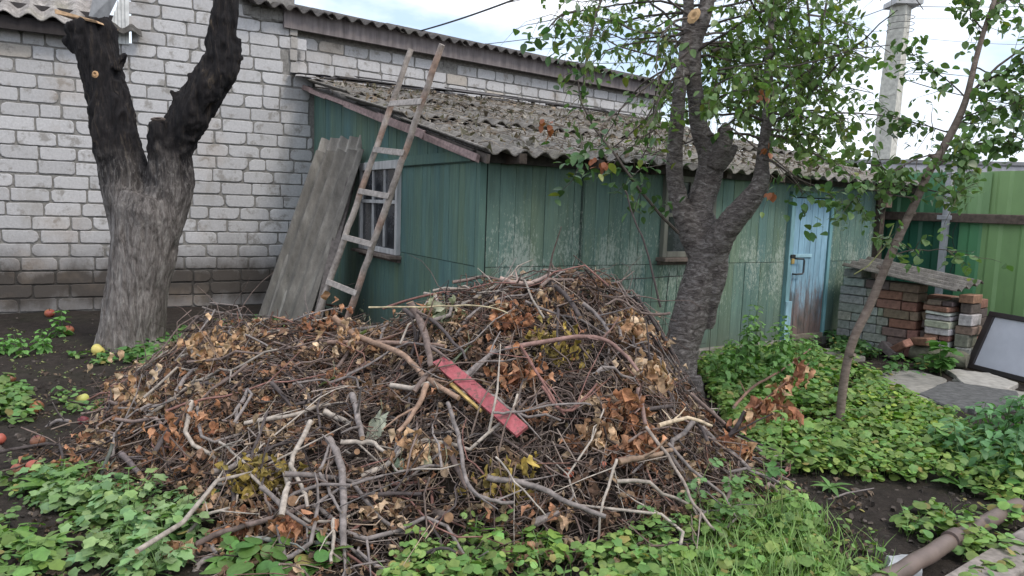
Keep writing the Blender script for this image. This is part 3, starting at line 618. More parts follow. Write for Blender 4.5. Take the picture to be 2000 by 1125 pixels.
# building beyond the fence
c1, c2 = P(1738, 318, 13.5), P(2060, 318, 13.0); mb = MB()
nb = thing('far_building', (c1[0]+2, 15, 0), 'low building with pale grey fascia beyond the green fence', 'building')
def fx(mb, name, mat, par=nb):
    o = mb.build(name, mat, par); o.matrix_parent_inverse = Matrix.Translation(-par.location); return o
dd = (c2-c1); dd[2] = 0; ln = np.linalg.norm(dd); dd /= ln; nrm = np.array([dd[1], -dd[0], 0]); ln = 9.
mb.box(c1+dd*ln/2-nrm*2-up*(c1[2]/2+.12), dd*ln/2, nrm*1.95, up*(c1[2]/2-.15), (.35, .34, .33)); fx(mb, 'wall', STONE)
mb = MB(); mb.box(c1+dd*ln/2-up*.10, dd*(ln/2+.15), nrm*.02, up*.085, (.40, .39, .42)); mb.box(c1+dd*ln/2-up*.005, dd*(ln/2+.18), nrm*.04, up*.012, (.16, .16, .17)); fx(mb, 'fascia', METAL)
mb = MB(); mb.box(c1+dd*ln/2-nrm*2+up*.15, dd*(ln/2+.1), nrm*2.05+up*-.12, up*.03, (.2, .2, .21)); fx(mb, 'roof', METAL)

# ================================================================ utility pole and overhead wires
b0, b1 = P(1722, 345, 15.), P(1768, -60, 15.); dz = (b0-b1)/(b0[2]-b1[2]); base = b0-dz*b0[2]; top = b1+dz*1.6
pole = thing('utility_pole', (base[0], base[1], 0), 'pale square concrete utility pole standing behind the shed, leaning slightly', 'pole')
mb = MB(); n = 14; ps = [base+(top-base)*k/n for k in range(n+1)]
mb.tube(ps, np.linspace(.27, .19, n+1), 4, (.50, .49, .44)); o = mb.build('concrete_shaft', STONE, pole); o.matrix_parent_inverse = Matrix.Translation(-pole.location)
mb = MB(); q = P(1764, 8, 15.); mb.box(q, (.26, 0, 0), (0, .26, 0), up*.05, (.42, .42, .42)); q = P(1758, 60, 14.8)
for k in range(3): mb.tube([q+np.array([.24*math.cos(a), .24*math.sin(a), k*.12]) for a in np.linspace(0, 6.28, 12)], .006, 4, (.05, .05, .05))
o = mb.build('bands', METAL, pole); o.matrix_parent_inverse = Matrix.Translation(-pole.location)
def wire(name, pts, r, label, sag=.15):
    p = [P(*q) for q in pts]; a, b = np.array(p[0]), np.array(p[-1]); L_ = []
    for k in range(25):
        f = k/24; x = a+(b-a)*f; x = x-up*sag*4*f*(1-f); L_.append(x)
    mb = MB(); mb.tube(L_, r, 5, (.012, .012, .014)); mb.build(name, WIRE, label=label, cat='cable')
wire('overhead_cable', [(790, 68, 13), (1100, -40, 9)], .013, 'thick black cable crossing the open sky left of the cherry crown', .05)
wire('overhead_wire', [(880, 92, 15), (1768, -120, 15)], .007, 'upper thin wire running from the long roof towards the pole', .35)
wire('overhead_wire', [(890, 100, 16), (1768, -85, 15)], .004, 'faint thin wire just below the upper wire', .5)
wire('overhead_wire', [(985, 112, 15), (1760, 5, 15)], .007, 'lower thin wire running into the cherry crown', .5)
wire('overhead_wire', [(1762, 12, 15), (2300, -8, 18)], .007, 'wire leaving the pole head to the right', .1)
wire('overhead_wire', [(1762, 35, 15), (2300, 10, 18)], .004, 'thin wire right of the pole below its head', .1)
wire('overhead_wire', [(1762, 70, 15), (2300, 68, 18)], .004, 'lowest thin wire right of the pole', .2)
wire('overhead_wire', [(1758, 152, 15), (2300, 210, 12)], .009, 'drooping black wire from the middle of the pole behind the sapling', .25)

# ================================================================ brick stack and its cover
SK = Plane(G(1630, 676), G(1890, 722)); print('stack len', SK.L)
x0s = lambda px, py=640: SK.hit(px, py)[0]
BR = []
def brick(u, z, l, h, kind, off=0., depth=.12, tilt=0., yaw=0.):
    cols = {'grey': (.27, .285, .255), 'red': (.25, .135, .10), 'brown': (.21, .155, .125), 'white': (.46, .45, .41), 'dark': (.13, .105, .095), 'mossy': (.22, .23, .17)}
    c = np.array(cols[kind])*RS.uniform(.8, 1.2)*np.array([1, RS.uniform(.93, 1.07), RS.uniform(.9, 1.1)])
    mb = MB(); n = 5; L, H, D = l/2, h/2, depth
    dx = SK.d*math.cos(tilt)+up*math.sin(tilt); dz_ = up*math.cos(tilt)-SK.d*math.sin(tilt); ny = SK.n
    if yaw: dx, ny = dx*math.cos(yaw)+ny*math.sin(yaw), ny*math.cos(yaw)-dx*math.sin(yaw)
    cc_ = SK.at(u+L, z+H, -D+off)
    mb.rbox((0, 0, 0), dx*(L-.002), ny*D, dz_*(H-.0015), RS.uniform(.005, .012), c, 0, .003)
    BR.append((mb, cc_, kind, u, z))
z = .02; rowh = .088; k = 0
def rowfill(u0, u1, z, kinds, h, lens=(.25, .12), off=0., jit=.01):
    u = u0; 
    while u < u1-.05:
        l = min(random.choice(lens)*RS.uniform(.94, 1.05), u1-u)
        if u1-(u+l) < .06: l = u1-u
        brick(u, z, l-.004, h-RS.uniform(.003, .007), random.choice(kinds), off+RS.uniform(-jit, jit), tilt=RS.uniform(-.015, .015)); u += l
uA, uB, uC, uD_, uE = 0., x0s(1724), x0s(1792), x0s(1808), x0s(1862)
uEE = SK.L
zt_w = SK.hit(1632, 525)[1]; print('stack top', zt_w, uB, uC, uD_, uE, uEE)
nr = int(zt_w/.098); hh_ = zt_w/nr
for r_ in range(nr):
    top_lim = zt_w-.0
    e = uB+(.05 if r_ % 2 else -.01); 
    if r_ >= nr-2: e = x0s(1675)+(.03 if r_ % 2 else 0)
    elif r_ >= nr-4: e = x0s(1705)
    rowfill(uA+(.03 if r_ > nr-3 else .0)+RS.uniform(0, .01), e, .02+r_*hh_, ['grey'], hh_, (.30, .15), jit=.006)
    if r_ >= nr-4 and r_ < nr-1: rowfill(e+.01, uC-.02, .02+r_*hh_-RS.uniform(0, .01), ['brown', 'dark', 'red'], hh_, (.28, .14))
    elif r_ < nr-4: rowfill(e+.004, uC+RS.uniform(-.03, .02), .02+r_*hh_, ['red', 'red', 'brown'], hh_, (.27, .13), .012)
for r_ in range(nr-1):
    if r_ < nr-3: brick(uC+.02, .03+r_*hh_*1.05, .16, hh_*.9, random.choice(['dark', 'brown', 'dark']), -.03+RS.uniform(-.02, .02), tilt=RS.uniform(-.3, .3))
zc_ = .19; kk = ['white', 'red', 'white', 'white', 'brown', 'brown', 'red', 'dark']; i = 0
hh2 = (SK.hit(1830, 577)[1]-zc_)/8; print('col h', hh2)
for i in range(8):
    k0 = ['white', 'red', 'white', 'white', 'brown', 'white', 'red', 'dark'][i]; hz = hh2*([1, .9, 1.15, 1.1, .85, .55, .9, .9][i]); off = .04+RS.uniform(-.02, .02)
    if i in (2, 3): brick(uD_+.01, zc_, uE-uD_-.02, hz-.004, k0, off+.02)
    elif i == 5: brick(uD_, zc_, .24, hz-.004, 'white', off, tilt=-.04)
    elif i == 6: brick(uD_-.02, zc_, .26, hz-.004, 'red', off+.03, yaw=.12)
    else: rowfill(uD_, uE-.01, zc_, [k0, 'brown' if i % 2 else 'white'], hz, (.15, .2), off)
    zc_ += hz
zc_ = .12
for i in range(6):
    hz = .098*[1, 1.35, .9, 1.25, 1.1, .95][i]; brick(uE+.02+RS.uniform(-.01, .02), zc_, uEE-uE-.03+RS.uniform(-.03, .03), hz-.004, ['grey', 'mossy', 'brown', 'white', 'dark', 'red'][i], .0+RS.uniform(-.02, .02), tilt=RS.uniform(-.03, .03)); zc_ += hz
for r_ in range(nr-2): rowfill(uC-.05, uEE-.04, .02+r_*hh_*.97, ['dark', 'brown', 'dark', 'red'], hh_*.97, (.26, .14), -.26, .02)
for (px, py, kd, tl, of) in ((1760, 676, 'red', .6, .28), (1735, 684, 'dark', -.5, .26), (1795, 668, 'red', .15, .18)):
    u, z = SK.hit(px, py, .2); brick(u-.1, max(z-.04, .0), .22, .085, kd, of, .06, tl, .4)
LB = {'grey': ('smooth grey brick in the left block of the stack', 'grey bricks in the left block of the stack'), 'red': ('red clay brick in the brick stack beside the shed', 'red bricks in the stack'),
      'brown': ('dull brown brick in the brick stack beside the shed', 'brown bricks in the stack'), 'white': ('pale weathered brick in the right columns of the stack', 'pale bricks in the stack'),
      'dark': ('dark sooty brick in the brick stack beside the shed', 'dark bricks in the stack'), 'mossy': ('wide mossy brick low in the outermost right column of the stack', None)}
for mb, c, kd, u, z in BR:
    o = mb.build('brick', BRICKR, label=LB[kd][0], cat='brick', group=LB[kd][1]); o.location = c
print('bricks', len(BR))
rowfill_n = len(BR)
# log lying under the right columns
a, b = SK.at(uD_-.1, .09, .06), SK.at(uEE+.02, .10, .05); mb = MB(); ps = [a+(b-a)*k/8+RS.normal(0, .004, 3) for k in range(9)]
mb.tube(ps, [.07, .082, .085, .088, .09, .092, .092, .09, .07], 14, (.17, .165, .12), capcol=(.2, .19, .15)); mb.build('log', BARK1 if False else WOODX, smooth=True, label='short mossy grey log under the right brick columns', cat='log')
# slate offcut on top of the stack
p1_, p2_ = SK.hit(1668, 524), SK.hit(1880, 570); A_ = SK.at(p1_[0], p1_[1]+.02, .0); B_ = SK.at(p2_[0], p2_[1]+.02, .10)
Ud = (B_-A_); Lc = np.linalg.norm(Ud)+.10; Ud /= np.linalg.norm(Ud); Vd = -SK.n+up*.16; Vd -= Ud*(Vd@Ud); Vd /= np.linalg.norm(Vd)
mb = MB(); corr(mb, A_-Ud*.08+SK.n*.12, Vd, Ud, .55, Lc, .022, .15, .010, (.75, .74, .72), nv=6); mb.build('slate_sheet', SLATE, label='narrow corrugated slate offcut lying on top of the brick stack', cat='slate sheet')
# ================================================================ white board with dark frame leaning on the fence
wb_bl = G(1887, 722); wb_br_dir = G(2000, 752)-wb_bl; wb_br_dir /= np.linalg.norm(wb_br_dir)
wbn = np.array([-wb_br_dir[1], wb_br_dir[0], 0]); wbn = wbn if wbn[1] > 0 else -wbn; lean = wbn*.38+up*.925
board = thing('framed_board', wb_bl, 'white board in a wide dark frame leaning against the fence at the right edge', 'board')
bz = MB(); W_, H_ = 1.35, .62; bb = wb_bl+up*.02
nb_ = np.cross(wb_br_dir, lean); nb_ = -nb_ if nb_@(CAM-wb_bl) < 0 else nb_
bz.box(bb+wb_br_dir*W_/2+lean*H_/2, wb_br_dir*(W_/2-.01), lean*(H_/2-.01), nb_*.006, (.6, .6, .65)); o = bz.build('panel', WHITE, board); o.matrix_parent_inverse = Matrix.Translation(-board.location)
bz = MB(); fw = .050
for (cu, cv, hu, hv) in ((W_/2, fw/2, W_/2, fw/2), (W_/2, H_-fw/2, W_/2, fw/2), (fw*.75, H_/2, fw*.75, H_/2-fw), (W_-fw/2, H_/2, fw/2, H_/2-fw)):
    bz.rbox(bb+wb_br_dir*cu+lean*cv+nb_*.008, wb_br_dir*hu, lean*hv, nb_*.018, .004, (.022, .017, .018))
o = bz.build('frame', METAL, board); o.matrix_parent_inverse = Matrix.Translation(-board.location)
# ================================================================ slabs, pipe, plank
def slab(poly, th, col, mat, name, label, cat, z=0.):
    pts = [G(*q) for q in poly]; q = []
    for i, p in enumerate(pts):
        n = pts[(i+1) % len(pts)]
        for k in range(6): q.append(p+(n-p)*k/6+np.append(RS.uniform(-.012, .012, 2), 0))
    n = len(q); c = np.mean(q, 0); V = [x+up*(z-.03) for x in q]+[x+up*(z+th-.012) for x in q]+[x+(c-x)*.03+up*(z+th+RS.uniform(-.002, .002)) for x in q]
    fs = []
    for i in range(n):
        j = (i+1) % n; fs += [(i, j, n+j, n+i), (n+i, n+j, 2*n+j, 2*n+i)]
    fs.append(tuple(range(2*n, 3*n))); mb = MB(); mb.add(V, fs, col); return mb.build(name, mat, label=label, cat=cat)
slab([(1845, 728), (1930, 738), (1985, 757), (1960, 775), (1880, 760)], .05, (.34, .325, .30), STONE, 'stone_slab', 'cracked pale concrete slab in front of the white board', 'slab')
slab([(1700, 735), (1790, 730), (1850, 748), (1820, 770), (1735, 762)], .04, (.22, .21, .19), STONE, 'stone_slab', 'dark grey slab beside the little maple seedling', 'slab')
slab([(1740, 768), (1810, 760), (1860, 775), (1810, 800)], .045, (.27, .255, .23), STONE, 'stone_slab', 'sandy grey slab between the clover and the roofing sheet', 'slab')
slab([(1790, 780), (1850, 755), (1985, 775), (1990, 800), (1900, 810), (1845, 805)], .055, (.10, .10, .10), FELT, 'roofing_sheet', 'dark grey flat roofing sheet on the slabs at the right', 'sheet', .0)
slab([(1860, 745), (1990, 770), (2100, 785), (2110, 800), (1990, 790)], .03, (.28, .27, .24), STONE, 'stone_slab', 'grey slab under the foot of the white board', 'slab')
slab([(1595, 690), (1640, 687), (1690, 705), (1640, 715)], .05, (.20, .19, .17), STONE, 'stone_slab', 'small grey slab in front of the shed door', 'slab')
a, b = G(1700, 1165, .03), G(1985, 1000, .03); mb = MB(); n = 12
mb.tube([a+(b-a)*k/n+up*.04+RS.normal(0, .003, 3) for k in range(n+1)], .036, 16, (.135, .10, .085), capcol=(.02, .02, .02)); f = .47; 
mb.tube([a+(b-a)*f+up*.05, a+(b-a)*(f+.05)+up*.05], .041, 16, (.12, .085, .075)); mb.build('rusty_pipe', METAL, smooth=True, label='brown pipe lying on the soil in the bottom right corner', cat='pipe')
a, b = G(1800, 1165), G(2060, 1010); dq = (b-a)/np.linalg.norm(b-a); sq = np.array([dq[1], -dq[0], 0]); mb = MB()
L_ = np.linalg.norm(b-a); mb.rbox(a+dq*L_*.28+sq*.10+up*.04, dq*L_*.28, sq*.085, up*.02, .006, (.24, .21, .19), 0, .004); mb.build('weathered_plank', WOODX, label='nearer grey weathered plank beside the brown pipe', cat='plank')
mb = MB(); mb.rbox(a+dq*L_*.82+sq*.10+up*.045, dq*L_*.25, sq*.088, up*.02, .006, (.22, .195, .18), 0, .004); mb.build('weathered_plank', WOODX, label='farther grey weathered plank beside the brown pipe', cat='plank')
slab([(1735, 1112), (1790, 1108), (1800, 1140), (1730, 1145)], .06, (.42, .44, .46), STONE, 'stone', 'pale grey stone at the pipe end in the bottom right corner', 'stone')

# ================================================================ ladder
def lad(px0, py0, px1, py1, offT):
    foot = G(px0, py0, .0); r = ray(px1, py1); t_ = ((GAB.at(0, 0, offT)-CAM)@GAB.n)/(r@GAB.n); return foot, CAM+r*t_
f1, t1 = lad(596, 686, 762, 212, .30); f2, t2 = lad(655, 693, 822, 206, .30)
x1_ = P(803, 97, 1); 
def ext(f, t_, px, py):     # extend the rail until it projects to the given height in the photo
    k = 1.
    for i in range(400):
        q = f+(t_-f)*k
        if proj(q)[1] <= py: return q
        k += .004
T1, T2 = ext(f1, t1, 803, 97), ext(f2, t2, 870, 88); print('ladder tops', proj(T1), proj(T2), f1, f2)
ladder = thing('wooden_ladder', (f1+f2)/2, 'tall narrow wooden ladder leaning on the shed roof in front of the gable window', 'ladder')
LI = Matrix.Translation(-ladder.location)
for k, (f, t_) in enumerate(((f1, T1), (f2, T2))):
    n = 26; ps = np.array([f+(t_-f)*i/n for i in range(n+1)])+RS.normal(0, .003, (n+1, 3)); cols = np.array([np.array((.33, .29, .26))*RS.uniform(.75, 1.15)*(np.array([1.1, .88, .78]) if RS.rand() < .15 else 1) for _ in range(n+1)])
    mb = MB(); mb.tube(ps, np.linspace(.034, .027, n+1), 9, cols, wob=.05); mb.build('rail', WOODX, ladder, True).matrix_parent_inverse = LI
def onrail(f, t_, py):
    lo, hi = 0., 1.
    for i in range(40):
        m_ = (lo+hi)/2
        if proj(f+(t_-f)*m_)[1] > py: lo = m_
        else: hi = m_
    return f+(t_-f)*lo
out = np.cross(T1-f1, f2-f1); out /= np.linalg.norm(out); out = out if out@(CAM-f1) > 0 else -out
for ya, yb in ((204, 200), (293, 300), (374, 384), (463, 478), (550, 572), (640, 664)):
    a, b = onrail(f1, T1, ya), onrail(f2, T2, yb); d_ = (b-a)/np.linalg.norm(b-a); w_ = (T1-f1)/np.linalg.norm(T1-f1)
    mb = MB(); mb.rbox((a+b)/2+out*.030, d_*(np.linalg.norm(b-a)/2+.02), w_*.027, out*.010, .003, np.array((.40, .36, .33))*RS.uniform(.85, 1.1), 0, .002); mb.build('rung', WOODX, ladder).matrix_parent_inverse = LI
# ================================================================ slate sheets leaning in the corner
def lean_sheet(bl, brr, tl, tr, dt, db, col, name, label, th=.010, amp=.030):
    B0, B1, T0, T1_ = G(*bl), G(*brr), P(*tl, dt), P(*tr, dt-.25)
    U_ = ((B1-B0)+(T1_-T0))/2; w_ = np.linalg.norm(U_); U_ /= w_; V_ = ((T0-B0)+(T1_-B1))/2; l_ = np.linalg.norm(V_); V_ /= l_; V_ -= U_*(V_@U_); V_ /= np.linalg.norm(V_)
    mb = MB(); N_ = np.cross(U_, V_); us = np.linspace(0, 1, 57); vs = np.linspace(0, 1, 15); uu, vv = np.meshgrid(us, vs)
    pos = (B0[None, None]*(1-uu[..., None])+B1*uu[..., None])*(1-vv[..., None])+(T0*(1-uu[..., None])+T1_*uu[..., None])*vv[..., None]
    N_ = N_ if N_@(CAM-B0) > 0 else -N_; edge = .03*np.array([mnoise.noise((u*9, 3, 0)) for u in us])
    pos = pos+(amp*np.sin(uu*2*math.pi*4.5))[..., None]*N_+((vv > .99)*edge[None])[..., None]*V_
    n = 57; i = np.arange(14)[:, None]*n+np.arange(56)[None]; f = np.stack([i, i+1, i+n+1, i+n], -1).reshape(-1, 4); m_ = 15*n
    ed = [(a, a+m_, a+1+m_, a+1) for a in range(56)]+[(14*n+a, 14*n+a+1, 14*n+a+1+m_, 14*n+a+m_) for a in range(56)]+[(b*n, (b+1)*n, (b+1)*n+m_, b*n+m_) for b in range(14)]+[(b*n+56, b*n+56+m_, (b+1)*n+56+m_, (b+1)*n+56) for b in range(14)]
    mb.add(np.concatenate([pos.reshape(-1, 3)+N_*th/2, pos.reshape(-1, 3)-N_*th/2]), np.concatenate([f, f[:, ::-1]+m_, np.array(ed)]), col)
    return mb.build(name, SLATE2, smooth=False, label=label, cat='slate sheet')
lean_sheet((545, 632), (622, 652), (634, 275), (714, 272), 9.25, 0, (.85, .83, .8), 'slate_sheet', 'rearmost corrugated slate sheet leaning in the wall corner, mostly hidden')
lean_sheet((520, 630), (608, 655), (628, 272), (712, 266), 9.05, 0, (1.7, 1.66, 1.58), 'slate_sheet', 'pale-topped corrugated slate sheet leaning between two darker ones')
lean_sheet((503, 624), (592, 660), (618, 296), (711, 292), 8.8, 0, (1.15, 1.12, 1.06), 'slate_sheet', 'dark mossy corrugated slate sheet at the front of the leaning sheets')
a, b = G(610, 665), P(690, 330, 8.6); dq = (b-a)/np.linalg.norm(b-a); mb = MB(); mb.rbox((a+b)/2, dq*np.linalg.norm(b-a)/2, np.array([.045, .01, 0]), np.array([0, .02, .01]), .004, (.16, .14, .13), 0, .003); mb.build('old_plank', WOODX, label='narrow grey plank leaning behind the ladder beside the slate sheets', cat='plank')

# wire mesh panel behind the heap
mb = MB(); q = Plane(FRO.at(.05, 0, .9), FRO.at(3., 0, .55)); 
for k in range(10):
    u = .05+k*.22; mb.tube([q.at(u+RS.uniform(-.02, .02), .0, 0), q.at(u+RS.uniform(-.02, .02), .5, RS.uniform(-.02, .02)), q.at(u+RS.uniform(-.03, .03), .98, 0)], .0025, 4, (.035, .03, .028))
for z in (.95, .74, .53, .32): mb.tube([q.at(k*.28, z+RS.uniform(-.012, .012)-.0, RS.uniform(-.015, .015)) for k in range(8)], .004 if z > .9 else .0025, 4, (.035, .03, .028))
mb.build('wire_mesh', WIRE, label='rusty wire mesh panel standing between the heap and the shed front', cat='mesh panel')
# ================================================================ trees
def remeshed(name, mb, voxel, mat, parent, disp, origin, smooth_it=5):
    tmp = mb.build('tmp', mat, smooth=True); md = tmp.modifiers.new('r', 'REMESH'); md.mode = 'VOXEL'; md.voxel_size = voxel; md.use_smooth_shade = True
    ms = tmp.modifiers.new('s', 'SMOOTH'); ms.iterations = smooth_it; ms.factor = .5
    dg = bpy.context.evaluated_depsgraph_get(); me = bpy.data.meshes.new_from_object(tmp.evaluated_get(dg)); bpy.data.objects.remove(tmp)
    n = len(me.vertices); co = np.empty(n*3); me.vertices.foreach_get('co', co); co = co.reshape(-1, 3); no = np.empty(n*3); me.vertices.foreach_get('normal', no); no = no.reshape(-1, 3)
    d = np.array([disp(c) for c in co]); co = co+no*d[:, None]-np.asarray(origin); me.vertices.foreach_set('co', co.ravel()); me.name = name
    me.materials.clear(); me.materials.append(mat); me.update(); me.polygons.foreach_set('use_smooth', np.full(len(me.polygons), True))
    o = bpy.data.objects.new(name, me); link(o, parent); return o
def limb(mb, pts, d0=None, sides=20):      # pts: (px, py, width px, depth)
    p = []; r = []
    for (x, y, w_, d) in pts: p.append(P(x, y, d)); r.append(w_*d/F/2*.98)
    p = np.array(p); r = np.array(r); n = len(p)
    t = np.linspace(0, n-1, (n-1)*5+1); i = np.clip(t.astype(int), 0, n-2); f = t-i   # catmull-rom
    g = lambda k: p[np.clip(k, 0, n-1)]
    f_ = f[:, None]; q = .5*((2*g(i))+(-g(i-1)+g(i+1))*f_+(2*g(i-1)-5*g(i)+4*g(i+1)-g(i+2))*f_**2+(-g(i-1)+3*g(i)-3*g(i+1)+g(i+2))*f_**3)
    rr = r[i]*(1-f)+r[i+1]*f
    mb.tube(q, rr, sides, (.5, .5, .5)); return q, rr
# ---- pruned walnut, left
D = 7.05; mb = MB()
limb(mb, [(250, 720, 150, D), (254, 680, 128, D), (260, 640, 120, D), (268, 570, 118, D), (280, 500, 122, D), (286, 450, 128, D), (292, 410, 140, D), (300, 380, 120, D)])
limb(mb, [(266, 600, 30, D), (262, 450, 90, D), (250, 380, 92, D), (238, 310, 88, D), (220, 240, 84, D), (208, 170, 78, D), (190, 105, 78, D), (180, 75, 80, D), (170, 47, 84, D)])
limb(mb, [(280, 640, 30, D), (312, 450, 84, D), (330, 370, 88, D), (334, 310, 80, D), (352, 262, 70, D), (378, 212, 74, D), (405, 168, 74, D), (430, 120, 68, D), (436, 60, 56, D), (443, 0, 52, D), (450, -90, 46, D), (468, -150, 42, D)])
limb(mb, [(322, 330, 60, D-.05), (312, 280, 46, D-.1), (310, 236, 38, D-.12)])
limb(mb, [(225, 135, 22, D-.1), (243, 112, 16, D-.1), (246, 102, 8, D-.1)]); limb(mb, [(370, 215, 20, D-.1), (345, 195, 14, D-.1), (338, 176, 10, D-.1)])
limb(mb, [(385, 180, 24, D-.1), (372, 152, 16, D-.1), (368, 140, 10, D-.1)]); limb(mb, [(440, 100, 40, D), (462, 92, 30, D), (468, 72, 14, D)]); limb(mb, [(440, 120, 30, D), (465, 112, 16, D), (472, 118, 8, D)])
limb(mb, [(178, 140, 24, D), (162, 143, 14, D), (157, 138, 8, D)]); limb(mb, [(150, 90, 30, D), (136, 80, 16, D), (132, 76, 8, D)])
limb(mb, [(230, 680, 60, D), (205, 700, 40, D-.1), (180, 730, 20, D-.15)]); limb(mb, [(285, 670, 60, D), (318, 690, 40, D-.1), (340, 720, 16, D-.15)])
def disp1(c):
    x, y, z = c; a = mnoise.noise((x*5, y*5, z*2.5)); b = mnoise.noise((x*17, y*17, z*3.6)); e = mnoise.noise((x*40, y*40, z*13))
    k = 1.9 if z > 1.55 else .95
    g_ = mnoise.noise((x*11+3*a, y*11, z*6)); return .020*a*k+.014*b*k-.016*abs(b)*k+.007*e*k+.014*max(g_-.15, 0)*(3 if z > 1.55 else .6)
tp = P(250, 690, D); walnut = thing('pruned_tree', (tp[0], tp[1], 0), 'thick dark tree trunk with two bare sawn-off limbs in front of the white block wall', 'tree')
remeshed('trunk', mb, .016, BARK1, walnut, disp1, walnut.location)
def cutface(px, py, w_, h_, d, ang=0., col=(.42, .26, .14), tree=walnut):
    c = P(px, py, d); rx = _r*math.cos(ang)+_u*math.sin(ang); ry = -_r*math.sin(ang)+_u*math.cos(ang); V = [c]; n = 18
    for rr, cc in ((.5, 1), (1, 1)):
        for k in range(n): a = k*2*math.pi/n; V.append(c+rx*math.cos(a)*w_*d/F/2*rr*RS.uniform(.93, 1.05)+ry*math.sin(a)*h_*d/F/2*rr*RS.uniform(.93, 1.05)-_f*(.012 if rr < 1 else 0))
    fs = [(0, 1+k, 1+(k+1) % n) for k in range(n)]+[(1+k, 1+n+k, 1+n+(k+1) % n, 1+(k+1) % n) for k in range(n)]
    cl = np.array([col]*(len(V)))*np.array([.55]+[1.]*n+[1.15]*n)[:, None]; mb = MB(); mb.add(np.array(V), fs, cl); o = mb.build('saw_cut', WOODX, tree); o.matrix_parent_inverse = Matrix.Translation(-tree.location)
cutface(186, 145, 13, 14, D-.235); cutface(309, 233, 30, 9, D-.2, 0, (.10, .08, .07))
mb = MB(); a = [P(128, 30, D), P(212, 50, D)]
mb.box((np.array(a[0])+a[1])/2+up*.0, (np.array(a[1])-a[0])/2, (.01, .17, 0), up*.008, (.45, .30, .18), 0, .02)
o = mb.build('saw_cut', WOODX, walnut); o.matrix_parent_inverse = Matrix.Translation(-walnut.location)

# ---- leaf templates
def leaf_t(wd, curl=.12, fold=.18, n=4, ser=0.):
    V = []; ts = np.linspace(0, 1, n+2)
    prof = lambda t: wd*math.sin(math.pi*t**.8)**.8 if 0 < t < 1 else 0
    for t in ts:
        w_ = prof(t); z = -curl*t*t
        if 0 < t < 1: V += [(-w_*(1+ser*(RS.rand()-.5)), t, z+fold*w_), (0, t, z), (w_*(1+ser*(RS.rand()-.5)), t, z+fold*w_)]
        else: V.append((0, t, z))
    V = np.array(V); fs = [(0, 2, 1), (0, 3, 2)]
    for k in range(n-1): b = 1+3*k; fs += [(b, b+1, b+4, b+3), (b+1, b+2, b+5, b+4)]
    b = 1+3*(n-1); e = 1+3*n; fs += [(b, b+1, e), (b+1, b+2, e)]
    return V, fs
LT_OVAL = leaf_t(.30, .15, .25); LT_WIDE = leaf_t(.40, .12, .2)
def leaf_cols(K, base, var=.25, yellow=.06):
    c = np.array(base)[None]*RS.uniform(1-var, 1+var, (K, 1))*RS.uniform(.9, 1.1, (K, 3)); m_ = RS.rand(K) < yellow
    c[m_] = np.array((.22, .26, .05))*RS.uniform(.7, 1.2, (m_.sum(), 1)); return c
def grow(mb, start, dirn, length, r0, segs=7, droop=.3, wig=.18, col=(.1, .08, .07), sides=5):
    p = [np.array(start, float)]; d = np.array(dirn, float); d /= np.linalg.norm(d)
    for k in range(segs):
        d = d+RS.normal(0, wig, 3)+np.array([0, 0, -droop/segs]); d /= np.linalg.norm(d); p.append(p[-1]+d*length/segs)
    mb.tube(p, np.linspace(r0, r0*.25, segs+1), sides, col, cap=False); return p
def crown(tw, lf, start, dirn, length, r0, lsize, nsub, base, droop=.5, clump=4, sublen=.45, yellow=.05, tmpl=LT_OVAL, accept=None, segs=8):
    p = grow(tw, start, dirn, length, r0, segs, droop*.5, .16, np.array((.085, .07, .062))*RS.uniform(.7, 1.4)); n = len(p)
    pos, yaw, pit = [], [], []
    for k in range(nsub):
        t = RS.uniform(.22, 1.)*(n-1); i = min(int(t), n-2); q = p[i]+(p[i+1]-p[i])*(t-i)
        if accept is not None and not accept(q): continue
        d = (p[i+1]-p[i]); d = d/np.linalg.norm(d)+RS.normal(0, .7, 3)+np.array([0, 0, -.15])
        s_ = grow(tw, q, d, sublen*RS.uniform(.4, 1.2), .0035, 4, droop, .2, (.10, .085, .06), 3)
        for j, x in enumerate(s_[1:]):
            for c_ in range(clump):
                if RS.rand() < .85: pos.append(x+RS.normal(0, .02, 3)); yaw.append(RS.uniform(0, 6.28)); pit.append(RS.normal(-.55, .5))
    if accept is not None and pos:
        keep = [accept(x) for x in pos]; pos = [a for a, k in zip(pos, keep) if k]; yaw = [a for a, k in zip(yaw, keep) if k]; pit = [a for a, k in zip(pit, keep) if k]
    K = len(pos)
    if K: lf.inst(tmpl[0], tmpl[1], rotmats(np.array(yaw), np.array(pit), RS.normal(0, .5, K), RS.uniform(.55, 1.2, K)*lsize), pos, leaf_cols(K, base, .3, yellow))
